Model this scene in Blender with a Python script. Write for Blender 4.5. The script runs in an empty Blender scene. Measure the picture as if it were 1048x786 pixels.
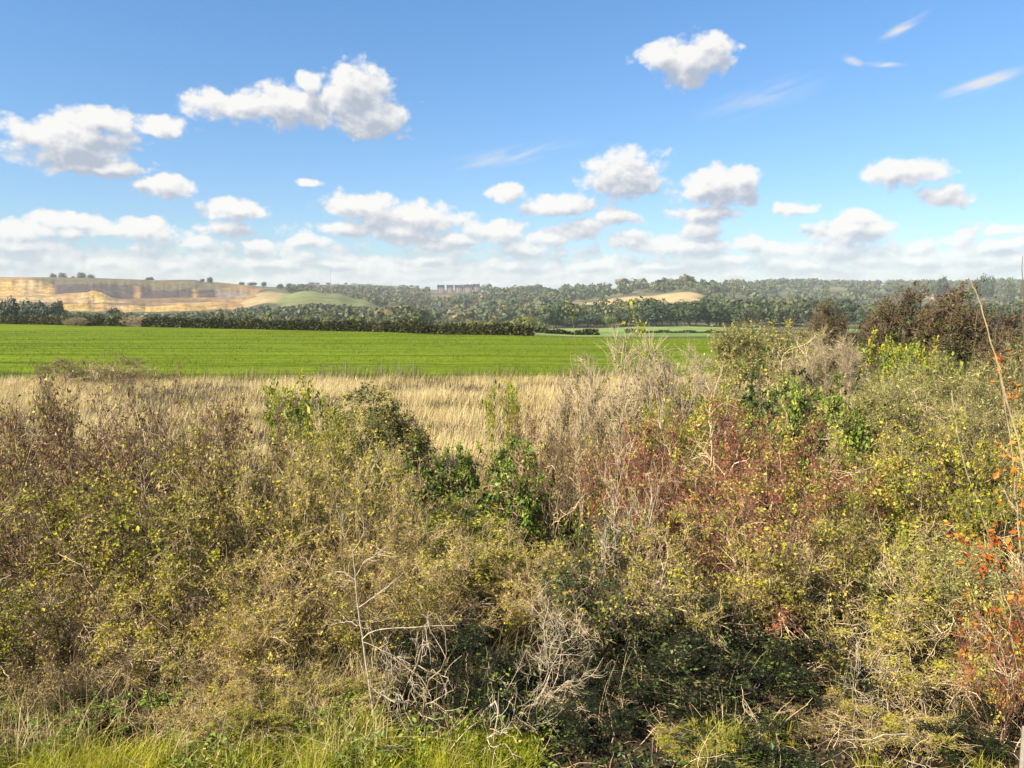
import bpy, math, random
import numpy as np
from mathutils import Vector

random.seed(7)
RNG = np.random.default_rng(11)
R = math.radians
S = bpy.context.scene
COL = S.collection

# ------------------------------------------------------------------ camera
EYE = 5.0
FPX = 792.0                                   # focal length in photo pixels (1048 wide)
HZ = 305.0
TH = math.atan((393 - HZ) / FPX)
cam_d = bpy.data.cameras.new('camera')
cam_d.sensor_width = 36.0
cam_d.lens = FPX / 1048 * 36.0
cam_d.clip_end = 20000
cam_d.clip_start = 0.1
cam = bpy.data.objects.new('camera', cam_d)
cam.location = (0, 0, EYE)
cam.rotation_euler = (R(90) - TH, 0, 0)
COL.objects.link(cam)
S.camera = cam


def ray(px, py):
    a = (px - 524) / FPX
    b = -(py - 393) / FPX
    c, s = math.cos(TH), math.sin(TH)
    return (a, c + b * s, -s + b * c)


def at(px, py, Y):
    d = ray(px, py)
    k = Y / d[1]
    return (d[0] * k, Y, EYE + d[2] * k)


# ------------------------------------------------------------------ terrain height
ST = np.array([0, 60, 100, 160, 200, 300, 450, 650, 800, 950, 1150, 1400, 1700, 2000, 2400, 3000, 3600], float)
LEFT_HEAD = None
TAB = {   # photo column : image row of the bare ground at each station from 200 m on
    -600: [334, 339, 336, 327, 326, 324, 320, 288, 289, 291, 294, 298, 300],
    0:    [334, 339, 336, 327, 326, 324, 320, 286, 287, 290, 294, 298, 300],
    220:  [337, 340, 336, 327, 325, 321, 312, 289, 290, 291, 295, 298, 300],
    280:  [339, 341, 336, 326, 316, 304, 299, 295, 294, 294, 297, 299, 300],
    320:  [339, 341, 336, 326, 312, 298, 303, 302, 297, 292, 292, 297, 300],
    345:  [340, 341, 336, 326, 313, 301, 306, 303, 298, 292, 291.5, 297, 300],
    370:  [340, 341, 336, 327, 317, 308, 311, 304, 298, 293, 291.5, 297, 300],
    400:  [341, 341, 336, 328, 322, 318, 313, 306, 299, 295, 292.5, 297, 300],
    450:  [342, 342, 337, 331, 327, 322, 315, 307, 299.5, 297.5, 297, 299, 301],
    520:  [342, 342, 337, 331, 326, 320, 313, 305, 300, 299, 300, 301, 302],
    600:  [342, 340, 336, 330, 324, 315, 308, 300, 298, 300, 301, 302, 303],
    650:  [342, 338, 334.5, 328, 320, 311, 302, 295, 296, 299, 301, 302, 303],
    700:  [342, 338, 334, 327, 317, 306, 298, 292, 292, 296, 299, 302, 303],
    750:  [342, 338, 335, 328, 321, 314, 306, 299, 295, 292, 293, 299, 302],
    800:  [342, 339, 335, 329, 325, 320, 314, 306, 298, 291.5, 291, 298, 302],
    900:  [342, 340, 336, 331, 327, 322, 315, 307, 299, 293, 292, 298, 302],
    1048: [342, 340, 336, 331, 327, 322, 315, 307, 299, 293, 292, 298, 302],
    1700: [342, 340, 336, 331, 327, 322, 315, 307, 299, 294, 293, 298, 302],
}
TPX = np.array(sorted(TAB), float)
TZ = np.array([[0, 0, 0 if k < 530 else -.1, -.3 if k < 450 else (-1.2 if k < 530 else -2.2)] + [EYE + (HZ - p) / FPX * d for p, d in zip(TAB[int(k)], ST[4:])] for k in TPX])


def smooth(a, b, x):
    t = np.clip((x - a) / (b - a), 0, 1)
    return t * t * (3 - 2 * t)


def vnoise(x, y, seed=0):
    """cheap smooth value noise"""
    xi, yi = np.floor(x).astype(np.int64), np.floor(y).astype(np.int64)
    fx, fy = x - xi, y - yi
    fx, fy = fx * fx * (3 - 2 * fx), fy * fy * (3 - 2 * fy)

    def h(a, b):
        n = (a * 374761393 + b * 668265263 + seed * 974711) & 0xFFFFFFFF
        n = ((n ^ (n >> 13)) * 1274126177) & 0xFFFFFFFF
        return ((n ^ (n >> 16)) & 0xFFFF) / 65535.0
    return (h(xi, yi) * (1 - fx) + h(xi + 1, yi) * fx) * (1 - fy) + (h(xi, yi + 1) * (1 - fx) + h(xi + 1, yi + 1) * fx) * fy


def fbm(x, y, seed=0, o=4):
    v, a, t = 0, .5, 0
    for k in range(o):
        v = v + a * vnoise(x * 2 ** k, y * 2 ** k, seed + k)
        t += a
        a *= .5
    return v / t


def ground_z(x, y):
    x = np.asarray(x, float)
    y = np.asarray(y, float)
    yy = np.maximum(y, 1.0)
    px = np.clip(524 + x / yy * FPX * math.cos(TH), TPX[0], TPX[-1])
    j = np.clip(np.searchsorted(TPX, px) - 1, 0, len(TPX) - 2)
    f = np.clip((px - TPX[j]) / (TPX[j + 1] - TPX[j]), 0, 1)
    f = f * f * (3 - 2 * f)
    i = np.clip(np.searchsorted(ST, yy) - 1, 0, len(ST) - 2)
    g = np.clip((yy - ST[i]) / (ST[i + 1] - ST[i]), 0, 1)
    z0 = TZ[j, i] * (1 - g) + TZ[j, i + 1] * g
    z1 = TZ[j + 1, i] * (1 - g) + TZ[j + 1, i + 1] * g
    z = z0 * (1 - f) + z1 * f
    z = z + smooth(300, 700, yy) * (fbm(x / 90, y / 90, 3) - .5) * 7
    # the bank the photographer stands on
    bank = 3.4 * (1 - smooth(0.6, 7.6, y)) * (1 - smooth(14, 40, np.abs(x)))
    bank = np.where(y < -6, bank * (1 - smooth(6, 30, -y)), bank)
    z = np.where(y < 60, bank + (fbm(x / 2.5, y / 2.5, 9) - .5) * .18 * smooth(2, 9, y), z)
    return z


def gz(x, y):
    return float(ground_z(np.array([x]), np.array([y]))[0])


# ------------------------------------------------------------------ mesh helpers
def mesh_np(name, V, F, mats, tint=None, midx=None, smooth_sh=False, col=None):
    V = np.asarray(V, np.float32)
    F = np.asarray(F, np.int32)
    n, k = F.shape
    me = bpy.data.meshes.new(name)
    me.vertices.add(len(V))
    me.vertices.foreach_set('co', V.ravel())
    me.loops.add(n * k)
    me.loops.foreach_set('vertex_index', F.ravel())
    me.polygons.add(n)
    me.polygons.foreach_set('loop_start', np.arange(0, n * k, k, dtype=np.int32))
    if midx is not None:
        me.polygons.foreach_set('material_index', np.asarray(midx, np.int32))
    me.polygons.foreach_set('use_smooth', np.full(n, smooth_sh))
    for m in (mats if isinstance(mats, (list, tuple)) else [mats]):
        me.materials.append(m)
    if tint is not None:
        a = me.attributes.new('tint', 'FLOAT', 'FACE')
        a.data.foreach_set('value', np.asarray(tint, np.float32))
    if col is not None:
        a = me.attributes.new('cover', 'FLOAT_COLOR', 'POINT')
        c = np.ones((len(V), 4), np.float32)
        c[:, :3] = col
        a.data.foreach_set('color', c.ravel())
    me.update(calc_edges=True)
    return me


def obj(name, me, parent=None):
    o = bpy.data.objects.new(name, me)
    COL.objects.link(o)
    if parent is not None:
        o.parent = parent
    return o


def tag(o, label=None, cat=None, group=None, kind=None):
    if label:
        o['label'] = label
    if cat:
        o['category'] = cat
    if group:
        o['group'] = group
    if kind:
        o['kind'] = kind
    return o


def thing(name, loc, label, cat, group=None, rz=0.0, scale=(1, 1, 1)):
    o = bpy.data.objects.new(name, None)
    o.empty_display_size = .3
    COL.objects.link(o)
    o.location = loc
    o.rotation_euler = (0, 0, rz)
    o.scale = scale
    return tag(o, label, cat, group)


def norm(v):
    return v / np.maximum(np.linalg.norm(v, axis=-1, keepdims=True), 1e-9)


def tubes(P, r0, r1, sides=3):
    """P (n,K,3) polylines -> tapered tubes, one tube per polyline"""
    n, K, _ = P.shape
    T = np.empty_like(P)
    T[:, 1:-1] = P[:, 2:] - P[:, :-2]
    T[:, 0] = P[:, 1] - P[:, 0]
    T[:, -1] = P[:, -1] - P[:, -2]
    T = norm(T)
    ref = np.where(np.abs(T[..., 2:3]) > .9, np.array([1., 0, 0]), np.array([0, 0, 1.]))
    A = norm(np.cross(T, ref))
    B = np.cross(T, A)
    t = np.linspace(0, 1, K)[None, :, None]
    r = (np.asarray(r0)[:, None, None] * (1 - t) + np.asarray(r1)[:, None, None] * t)
    ang = np.arange(sides) * 2 * np.pi / sides
    ring = P[:, :, None, :] + r[:, :, None, :] * (A[:, :, None, :] * np.cos(ang)[None, None, :, None] + B[:, :, None, :] * np.sin(ang)[None, None, :, None])
    V = ring.reshape(-1, 3)
    base = (np.arange(n) * K * sides)[:, None, None] + (np.arange(K - 1) * sides)[None, :, None]
    s = np.arange(sides)[None, None, :]
    s2 = (s + 1) % sides
    F = np.stack([base + s, base + s2, base + sides + s2, base + sides + s], -1).reshape(-1, 4)
    return V, F


def grow(p, d, L, K, wob, bend, rng):
    n = len(p)
    P = np.empty((n, K + 1, 3))
    P[:, 0] = p
    d = norm(d)
    st = (np.asarray(L) / K)[:, None]
    for k in range(K):
        d = norm(d + rng.normal(0, wob, (n, 3)) + np.array([0, 0, bend]))
        P[:, k + 1] = P[:, k] + d * st
    return P


def kids(P, per, t0, t1, ang, rng):
    n, K, _ = P.shape
    idx = np.repeat(np.arange(n), per)
    m = len(idx)
    t = rng.uniform(t0, t1, m) * (K - 1)
    i = np.minimum(t.astype(int), K - 2)
    f = (t - i)[:, None]
    a, b = P[idx, i], P[idx, i + 1]
    p = a * (1 - f) + b * f
    T = norm(b - a)
    Q = norm(np.cross(T, rng.normal(0, 1, (m, 3))))
    an = (ang * rng.uniform(.6, 1.3, m))[:, None]
    return p, T * np.cos(an) + Q * np.sin(an), t / (K - 1)


def leaf_quads(p, size, rng, up=.6, aspect=.55, fold=.25):
    n = len(p)
    d = norm(rng.normal(0, 1, (n, 3)) * np.array([1, 1, .7]))
    nn = norm(rng.normal(0, 1, (n, 3)) + np.array([0, 0, up * 2]))
    sd = norm(np.cross(d, nn))
    nn = np.cross(sd, d)
    s = (size * np.clip(np.exp(rng.normal(-.08, .38, n)), .4, 1.7))[:, None]
    w = s * aspect * .5
    V = np.empty((n, 4, 3))
    V[:, 0] = p
    V[:, 1] = p + d * s * .45 + sd * w + nn * s * fold * .3
    V[:, 2] = p + d * s - nn * s * fold * .2
    V[:, 3] = p + d * s * .45 - sd * w + nn * s * fold * .3
    F = np.arange(n * 4).reshape(n, 4)
    return V.reshape(-1, 3), F


def on_lines(P, n, t0, t1, rng):
    m, K, _ = P.shape
    idx = rng.integers(0, m, n)
    t = rng.uniform(t0, t1, n) * (K - 1)
    i = np.minimum(t.astype(int), K - 2)
    f = (t - i)[:, None]
    return P[idx, i] * (1 - f) + P[idx, i + 1] * f, idx


class Bag:
    """collects quads of several shapes into ONE mesh"""
    def __init__(s):
        s.V, s.F, s.T, s.n = [], [], [], 0

    def add(s, V, F, tint=None):
        s.V.append(V)
        s.F.append(F + s.n)
        s.T.append(np.full(len(F), .5) if tint is None else np.asarray(tint))
        s.n += len(V)

    def mesh(s, name, mat, smooth_sh=False):
        return mesh_np(name, np.concatenate(s.V), np.concatenate(s.F), mat, np.concatenate(s.T), smooth_sh=smooth_sh)


# ------------------------------------------------------------------ materials
def new_mat(name):
    m = bpy.data.materials.new(name)
    m.use_nodes = True
    nt = m.node_tree
    nt.nodes.clear()
    return m, nt, nt.nodes, nt.links


def ramp(nd, stops):
    r = nd.new('ShaderNodeValToRGB')
    e = r.color_ramp.elements
    while len(e) < len(stops):
        e.new(.5)
    for el, (p, c) in zip(e, stops):
        el.position = p
        el.color = (*c, 1)
    return r


def leaf_mat(name, stops, trans=.27, rough=.55, jitter=.3, spec=.25):
    m, nt, nd, ln = new_mat(name)
    at_ = nd.new('ShaderNodeAttribute')
    at_.attribute_name = 'tint'
    oi = nd.new('ShaderNodeObjectInfo')
    mx = nd.new('ShaderNodeMath')
    mx.operation = 'MULTIPLY_ADD'
    mx.inputs[1].default_value = .22
    mx.inputs[2].default_value = -.11
    ln.new(oi.outputs['Random'], mx.inputs[0])
    ad = nd.new('ShaderNodeMath')
    ad.use_clamp = True
    ln.new(at_.outputs['Fac'], ad.inputs[0])
    ln.new(mx.outputs[0], ad.inputs[1])
    rp = ramp(nd, stops)
    ln.new(ad.outputs[0], rp.inputs['Fac'])
    # blotches of age on the leaves
    gm = nd.new('ShaderNodeNewGeometry')
    nz = nd.new('ShaderNodeTexNoise')
    nz.inputs['Scale'].default_value = 2.2
    nz.inputs['Detail'].default_value = 3
    ln.new(gm.outputs['Position'], nz.inputs['Vector'])
    mr = nd.new('ShaderNodeMapRange')
    mr.inputs['From Min'].default_value = .3
    mr.inputs['From Max'].default_value = .7
    mr.inputs['To Min'].default_value = 1 - jitter
    mr.inputs['To Max'].default_value = 1 + jitter
    ln.new(nz.outputs['Fac'], mr.inputs['Value'])
    hs = nd.new('ShaderNodeHueSaturation')
    ln.new(mr.outputs[0], hs.inputs['Value'])
    ln.new(rp.outputs['Color'], hs.inputs['Color'])
    pb = nd.new('ShaderNodeBsdfPrincipled')
    pb.inputs['Roughness'].default_value = rough
    pb.inputs['Specular IOR Level'].default_value = spec
    ln.new(hs.outputs[0], pb.inputs['Base Color'])
    tr = nd.new('ShaderNodeBsdfTranslucent')
    ln.new(hs.outputs[0], tr.inputs['Color'])
    ms = nd.new('ShaderNodeMixShader')
    ms.inputs[0].default_value = trans
    ln.new(pb.outputs[0], ms.inputs[1])
    ln.new(tr.outputs[0], ms.inputs[2])
    out = nd.new('ShaderNodeOutputMaterial')
    ln.new(ms.outputs[0], out.inputs['Surface'])
    return m


def bark_mat(name, a, b, scale=14):
    m, nt, nd, ln = new_mat(name)
    gm = nd.new('ShaderNodeNewGeometry')
    nz = nd.new('ShaderNodeTexNoise')
    nz.inputs['Scale'].default_value = scale
    nz.inputs['Detail'].default_value = 2
    ln.new(gm.outputs['Position'], nz.inputs['Vector'])
    at_ = nd.new('ShaderNodeAttribute')
    at_.attribute_name = 'tint'
    ad = nd.new('ShaderNodeMath')
    ad.operation = 'MULTIPLY_ADD'
    ad.inputs[1].default_value = .6
    ln.new(at_.outputs['Fac'], ad.inputs[0])
    sb = nd.new('ShaderNodeMath')
    sb.operation = 'SUBTRACT'
    sb.inputs[1].default_value = .3
    ln.new(nz.outputs['Fac'], sb.inputs[0])
    ln.new(sb.outputs[0], ad.inputs[2])
    rp = ramp(nd, [(.1, a), (.85, b)])
    ln.new(ad.outputs[0], rp.inputs['Fac'])
    pb = nd.new('ShaderNodeBsdfPrincipled')
    pb.inputs['Roughness'].default_value = .75
    pb.inputs['Specular IOR Level'].default_value = .25
    ln.new(rp.outputs[0], pb.inputs['Base Color'])
    out = nd.new('ShaderNodeOutputMaterial')
    ln.new(pb.outputs[0], out.inputs['Surface'])
    return m


def soil_mat(name, stops, scale=1.2, rough=.95, bump=.4, detail=8, stretch=(1, 1, 1)):
    m, nt, nd, ln = new_mat(name)
    gm = nd.new('ShaderNodeNewGeometry')
    mp = nd.new('ShaderNodeVectorMath')
    mp.operation = 'MULTIPLY'
    mp.inputs[1].default_value = stretch
    ln.new(gm.outputs['Position'], mp.inputs[0])
    nz = nd.new('ShaderNodeTexNoise')
    nz.inputs['Scale'].default_value = scale
    nz.inputs['Detail'].default_value = detail
    nz.inputs['Roughness'].default_value = .65
    ln.new(mp.outputs[0], nz.inputs['Vector'])
    rp = ramp(nd, stops)
    ln.new(nz.outputs['Fac'], rp.inputs['Fac'])
    pb = nd.new('ShaderNodeBsdfPrincipled')
    pb.inputs['Roughness'].default_value = rough
    pb.inputs['Specular IOR Level'].default_value = .15
    ln.new(rp.outputs[0], pb.inputs['Base Color'])
    bp = nd.new('ShaderNodeBump')
    bp.inputs['Strength'].default_value = bump
    bp.inputs['Distance'].default_value = .1
    ln.new(nz.outputs['Fac'], bp.inputs['Height'])
    ln.new(bp.outputs[0], pb.inputs['Normal'])
    out = nd.new('ShaderNodeOutputMaterial')
    ln.new(pb.outputs[0], out.inputs['Surface'])
    return m


def cover_mat(name, scale, lo=.7, hi=1.3, bump=1.0, dist=1.0, aniso=(1, 1, 1)):
    """land cover: the colour of what grows or lies there, broken up by noise"""
    m, nt, nd, ln = new_mat(name)
    at_ = nd.new('ShaderNodeAttribute')
    at_.attribute_name = 'cover'
    gm = nd.new('ShaderNodeNewGeometry')
    mp = nd.new('ShaderNodeVectorMath')
    mp.operation = 'MULTIPLY'
    mp.inputs[1].default_value = aniso
    ln.new(gm.outputs['Position'], mp.inputs[0])
    nz = nd.new('ShaderNodeTexNoise')
    nz.inputs['Scale'].default_value = scale
    nz.inputs['Detail'].default_value = 9
    nz.inputs['Roughness'].default_value = .7
    ln.new(mp.outputs[0], nz.inputs['Vector'])
    mr = nd.new('ShaderNodeMapRange')
    mr.inputs['From Min'].default_value = .3
    mr.inputs['From Max'].default_value = .7
    mr.inputs['To Min'].default_value = lo
    mr.inputs['To Max'].default_value = hi
    ln.new(nz.outputs['Fac'], mr.inputs['Value'])
    hs = nd.new('ShaderNodeHueSaturation')
    ln.new(at_.outputs['Color'], hs.inputs['Color'])
    ln.new(mr.outputs[0], hs.inputs['Value'])
    pb = nd.new('ShaderNodeBsdfPrincipled')
    pb.inputs['Roughness'].default_value = .95
    pb.inputs['Specular IOR Level'].default_value = .1
    ln.new(hs.outputs[0], pb.inputs['Base Color'])
    bp = nd.new('ShaderNodeBump')
    bp.inputs['Strength'].default_value = bump
    bp.inputs['Distance'].default_value = dist
    ln.new(nz.outputs['Fac'], bp.inputs['Height'])
    ln.new(bp.outputs[0], pb.inputs['Normal'])
    out = nd.new('ShaderNodeOutputMaterial')
    ln.new(pb.outputs[0], out.inputs['Surface'])
    return m


def plain_mat(name, c, rough=.7):
    return soil_mat(name, [(.3, tuple(v * .8 for v in c)), (.7, tuple(min(1, v * 1.15) for v in c))], scale=1.5, rough=rough, bump=.1)


L = {
    'russet': leaf_mat('russet_leaf', [(0, (0.09, 0.05, 0.02)), (0.25, (0.24, 0.125, 0.06)), (0.5, (0.38, 0.25, 0.12)), (0.72, (0.33, 0.27, 0.07)), (1, (0.58, 0.43, 0.23))]),
    'olive': leaf_mat('olive_leaf', [(0, (0.07, 0.075, 0.012)), (0.35, (0.21, 0.2, 0.026)), (0.7, (0.36, 0.32, 0.045)), (0.9, (0.48, 0.39, 0.08)), (1, (0.54, 0.34, 0.08))]),
    'yellow': leaf_mat('yellow_green_leaf', [(0, (0.12, 0.15, 0.012)), (0.4, (0.32, 0.35, 0.022)), (0.75, (0.5, 0.48, 0.035)), (1, (0.62, 0.48, 0.05))], trans=.45),
    'green': leaf_mat('green_leaf', [(0, (0.045, 0.075, 0.012)), (0.5, (0.13, 0.2, 0.028)), (0.85, (0.25, 0.3, 0.04)), (1, (0.42, 0.38, 0.07))], rough=.5, spec=.3),
    'dark': leaf_mat('dark_green_leaf', [(0, (0.015, 0.03, 0.01)), (0.5, (0.05, 0.085, 0.018)), (0.9, (0.11, 0.15, 0.03)), (1, (0.22, 0.18, 0.05))], rough=.45, spec=.3),
    'red': leaf_mat('red_leaf', [(0, (0.12, 0.03, 0.022)), (0.35, (0.36, 0.07, 0.05)), (0.58, (0.42, 0.15, 0.09)), (0.78, (0.33, 0.25, 0.08)), (1, (0.55, 0.36, 0.18))]),
    'orange': leaf_mat('orange_leaf', [(0, (.35, .07, .015)), (.5, (.5, .15, .02)), (1, (.6, .28, .04))], trans=.45),
    'willow': leaf_mat('grey_green_leaf', [(0, (0.12, 0.12, 0.035)), (0.5, (0.28, 0.27, 0.07)), (0.85, (0.42, 0.39, 0.13)), (1, (0.54, 0.46, 0.19))]),
    'gold': leaf_mat('golden_leaf', [(0, (0.18, 0.13, 0.025)), (0.45, (0.4, 0.31, 0.06)), (0.8, (0.55, 0.44, 0.1)), (1, (0.66, 0.54, 0.18))], trans=.4),
    'brown': leaf_mat('brown_leaf', [(0, (0.04, 0.028, 0.013)), (0.5, (0.12, 0.075, 0.03)), (0.85, (0.17, 0.115, 0.04)), (1, (0.16, 0.16, 0.04))]),
    'wood': leaf_mat('woodland_leaf', [(0, (0.0288, 0.0432, 0.0173)), (0.4, (0.0576, 0.0756, 0.0259)), (0.7, (0.1008, 0.108, 0.036)), (0.9, (0.1368, 0.1224, 0.0432)), (1, (0.1296, 0.0936, 0.0396))], trans=.15),
    'woodpale': leaf_mat('pale_tree_leaf', [(0, (0.064, 0.08, 0.0224)), (0.5, (0.136, 0.148, 0.04)), (1, (0.2, 0.192, 0.06))], trans=.15),
    'wooddark': leaf_mat('dark_tree_leaf', [(0, (0.015, 0.0263, 0.012)), (0.5, (0.0375, 0.054, 0.0203)), (1, (0.0825, 0.0938, 0.0338))], trans=.15),
    'heath': leaf_mat('heath_shrub_leaf', [(0, (0.06, 0.045, 0.03)), (0.5, (0.12, 0.09, 0.0562)), (1, (0.165, 0.135, 0.0638))], trans=.1),
    'ivy': leaf_mat('shaded_ivy_leaf', [(0, (.004, .008, .003)), (.6, (.010, .019, .006)), (.92, (.022, .036, .009)), (1, (.14, .16, .06))], rough=.5, trans=.15, spec=.12),  # near black: shade of the overhung hollow put into the leaf colour
    'hedge': leaf_mat('hedge_leaf', [(0, (0.017, 0.0221, 0.0076)), (0.5, (0.051, 0.0553, 0.0153)), (0.9, (0.0935, 0.085, 0.0238)), (1, (0.119, 0.085, 0.0298))], trans=.15),
}
B = {
    'brown': bark_mat('brown_bark', (.06, .04, .028), (.19, .13, .09)),
    'red': bark_mat('red_bark', (.09, .035, .025), (.24, .12, .085)),
    'pale': bark_mat('pale_bark', (.20, .14, .07), (.56, .42, .24)),
    'shade': bark_mat('hollow_shade_bark', (.015, .011, .008), (.055, .042, .03)),  # bark colour carries the hollow's shade
    'white': bark_mat('bleached_bark', (.22, .165, .11), (.54, .45, .335)),
    'cane': bark_mat('tan_cane', (.24, .14, .07), (.72, .56, .35)),
    'grey': bark_mat('grey_bark', (.20, .16, .12), (.55, .47, .37)),
    'olive': bark_mat('olive_bark', (.09, .085, .035), (.26, .22, .10)),
    'pink': bark_mat('pinkish_bark', (.19, .14, .085), (.46, .36, .235)),
}
M_POST = bark_mat('weathered_timber', (.14, .12, .10), (.32, .28, .24), 20)
M_WIRE = plain_mat('dull_wire', (.2, .2, .2), .5)

# ------------------------------------------------------------------ shrub prototypes
PROTO = {}


def squash(P, rad, h, k=.72):
    q = P.copy()
    r = np.sqrt((P[..., 0] / rad) ** 2 + (P[..., 1] / rad) ** 2 + (np.maximum(P[..., 2], 0) / h) ** 2)
    s = np.where(r > .82, (.82 + (r - .82) * k) / np.maximum(r, 1e-6), 1)
    q *= s[..., None]
    return q


def shrub(key, seed, bark, leaf, rad=1.1, h=2.5, stems=16, l1=11, l2=7, l3=3, r0=.014, leaves=9000, size=.034,
          wob=.16, bend=.05, lean=.5, ang=.75, aspect=.55, inner=.25, l1len=.42, l2len=.2, l3len=.11, tmin=.15, up=.6,
          second=None, second_n=0, round_=.78, canes=24, cr=.0068, cane_bark='cane'):
    rng = np.random.default_rng(seed)
    a = rng.uniform(0, 2 * np.pi, stems)
    rr = np.sqrt(rng.uniform(0, 1, stems)) * rad * .45
    p0 = np.stack([rr * np.cos(a), rr * np.sin(a), np.full(stems, -.06)], 1)
    tilt = rng.uniform(0, 1, stems) ** .7 * lean * 1.5
    d0 = np.stack([np.cos(a) * tilt, np.sin(a) * tilt, np.ones(stems)], 1)
    S0 = squash(grow(p0, d0, rng.uniform(.75, 1.15, stems) * h, 9, wob, bend, rng), rad, h, round_)
    p, d, t = kids(S0, l1, tmin, 1, ang, rng)
    S1 = squash(grow(p, d, rng.uniform(.5, 1.2, len(p)) * l1len * h * .6 * (1.15 - .5 * t), 5, wob * 1.2, bend, rng), rad, h, round_)
    p, d, t = kids(S1, l2, .15, 1, ang, rng)
    S2 = grow(p, d, rng.uniform(.5, 1.3, len(p)) * l2len * h * .5, 4, wob * 1.3, bend * .6, rng)
    bag = Bag()

    def put(P, ra, rb, sides, base):
        V, F = tubes(P, ra, rb, sides)
        tn = np.repeat(np.clip(rng.normal(base, .22, len(P)), 0, 1), len(F) // len(P))
        bag.add(V, F, tn)
    put(S0, rng.uniform(.7, 1.3, len(S0)) * r0, np.full(len(S0), r0 * .3), 5, .4)
    put(S1, rng.uniform(.7, 1.2, len(S1)) * r0 * .5, np.full(len(S1), r0 * .22), 3, .5)
    put(S2, np.full(len(S2), r0 * .3), np.full(len(S2), r0 * .16), 3, .55)
    tw = S2
    if l3:
        p, d, t = kids(S2, l3, .1, 1, ang, rng)
        S3 = grow(p, d, rng.uniform(.5, 1.3, len(p)) * l3len * h * .5, 3, wob * 1.2, bend, rng)
        put(S3, np.full(len(S3), r0 * .2), np.full(len(S3), r0 * .12), 3, .6)
        tw = S3
    nb = sum(len(f) for f in bag.F)
    if canes:
        # long arching shoots that stick out of the mass
        p, d, t = kids(S0, 4, .05, .6, .9, rng)
        pick = rng.permutation(len(p))[:canes]
        p, d = p[pick], d[pick] + np.array([0, 0, .6]) + p[pick] * np.array([.6, .6, 0])
        C0 = squash(grow(p, d, rng.uniform(.4, .8, len(p)) * h, 10, .17, -.05, rng), rad, h * .96, .25)
        p, d, t = kids(C0, 7, .2, 1, .75, rng)
        C1 = grow(p, d, rng.uniform(.06, .26, len(p)) * h, 5, .24, .0, rng)
        p, d, t = kids(C1, 2, .2, 1, .8, rng)
        C2 = grow(p, d, rng.uniform(.03, .10, len(p)) * h, 3, .24, .0, rng)
        for P_, ra, rb in ((C0, cr, cr * .55), (C1, cr * .6, cr * .35), (C2, cr * .42, cr * .3)):
            V, F = tubes(P_, np.full(len(P_), ra) * rng.uniform(.8, 1.25, len(P_)), np.full(len(P_), rb), 4)
            bag.add(V, F, np.repeat(np.clip(rng.normal(.5, .25, len(P_)), 0, 1), len(F) // len(P_)))
    nf = sum(len(f) for f in bag.F)
    br = mesh_np(key + '_branches', np.concatenate(bag.V), np.concatenate(bag.F), [B[bark], B[cane_bark]], np.concatenate(bag.T), midx=(np.arange(nf) >= nb).astype(np.int32))
    parts = [('branches', br)]
    if leaves:
        # leaves bunch on some twigs and leave others bare
        keep = rng.uniform(0, 1, len(tw)) < .33
        src = tw[keep]
        q, idx = on_lines(src, int(leaves * (1 - inner)), .0, 1, rng)
        q2, idx2 = on_lines(S1, leaves - len(q), .2, 1, rng)
        q = np.concatenate([q, q2])
        cl = rng.uniform(-.25, .25, len(src))
        base = np.concatenate([cl[idx], rng.uniform(-.25, .15, len(q2))])
        q = q + rng.normal(0, size * .5, q.shape)
        V, F = leaf_quads(q, size, rng, up, aspect)
        tn = np.clip(rng.normal(.52, .27, len(F)) + base, 0, 1)
        parts.append(('foliage', mesh_np(key + '_foliage', V, F, L[leaf], tn)))
    if second_n:
        keep = rng.uniform(0, 1, len(tw)) < (.04 if size < .062 else .2)
        q, idx = on_lines(tw[keep], second_n, 0, 1, rng)
        q = q + rng.normal(0, size * 1.3, q.shape)
        V, F = leaf_quads(q, size * 1.1, rng, up, .65)
        parts.append(('climbing_leaves', mesh_np(key + '_second', V, F, L[second], rng.uniform(.2, 1, len(F)))))
    E = S2.reshape(-1, 3)
    PROTO[key] = (parts, float(np.percentile(np.hypot(E[:, 0], E[:, 1]), 88)), float(np.percentile(E[:, 2], 99.5)))



shrub('rose1', 1, 'red', 'russet', leaves=5940, size=.044, lean=.7, wob=.2, second='yellow', second_n=1100, l1=11, l2=7, l3=3, r0=.011)
shrub('rose2', 2, 'brown', 'russet', leaves=5400, size=.042, lean=.75, bend=0, wob=.22, second='olive', second_n=1500, l1=11, l2=7, r0=.011)
shrub('olive1', 3, 'brown', 'olive', leaves=8370, size=.047, lean=.6, second='yellow', second_n=1200, r0=.011)
shrub('olive2', 4, 'pale', 'olive', leaves=7020, size=.044, lean=.65, wob=.2, second='yellow', second_n=1200, l2=5, l3=2, r0=.01)
shrub('yellow1', 5, 'olive', 'yellow', leaves=9000, size=.048, second='olive', second_n=4500)
shrub('stems1', 6, 'pale', 'olive', leaves=4860, size=.044, stems=40, l1=6, l2=3, l3=2, lean=.22, ang=.4, r0=.0075, bend=.1, wob=.08, l1len=.35, canes=0)
shrub('stems2', 7, 'pale', 'gold', leaves=4860, size=.044, stems=30, l1=7, l2=4, l3=2, lean=.4, ang=.55, r0=.0075, bend=.06, wob=.12)
shrub('bramble1', 8, 'red', 'green', h=1.8, rad=1.3, leaves=12000, size=.06, stems=22, l1=8, l2=4, l3=1, lean=1.2, bend=-.06, aspect=.75, r0=.007, up=.9, l1len=.6, l2len=.3, canes=16, cr=.0055)
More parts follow.
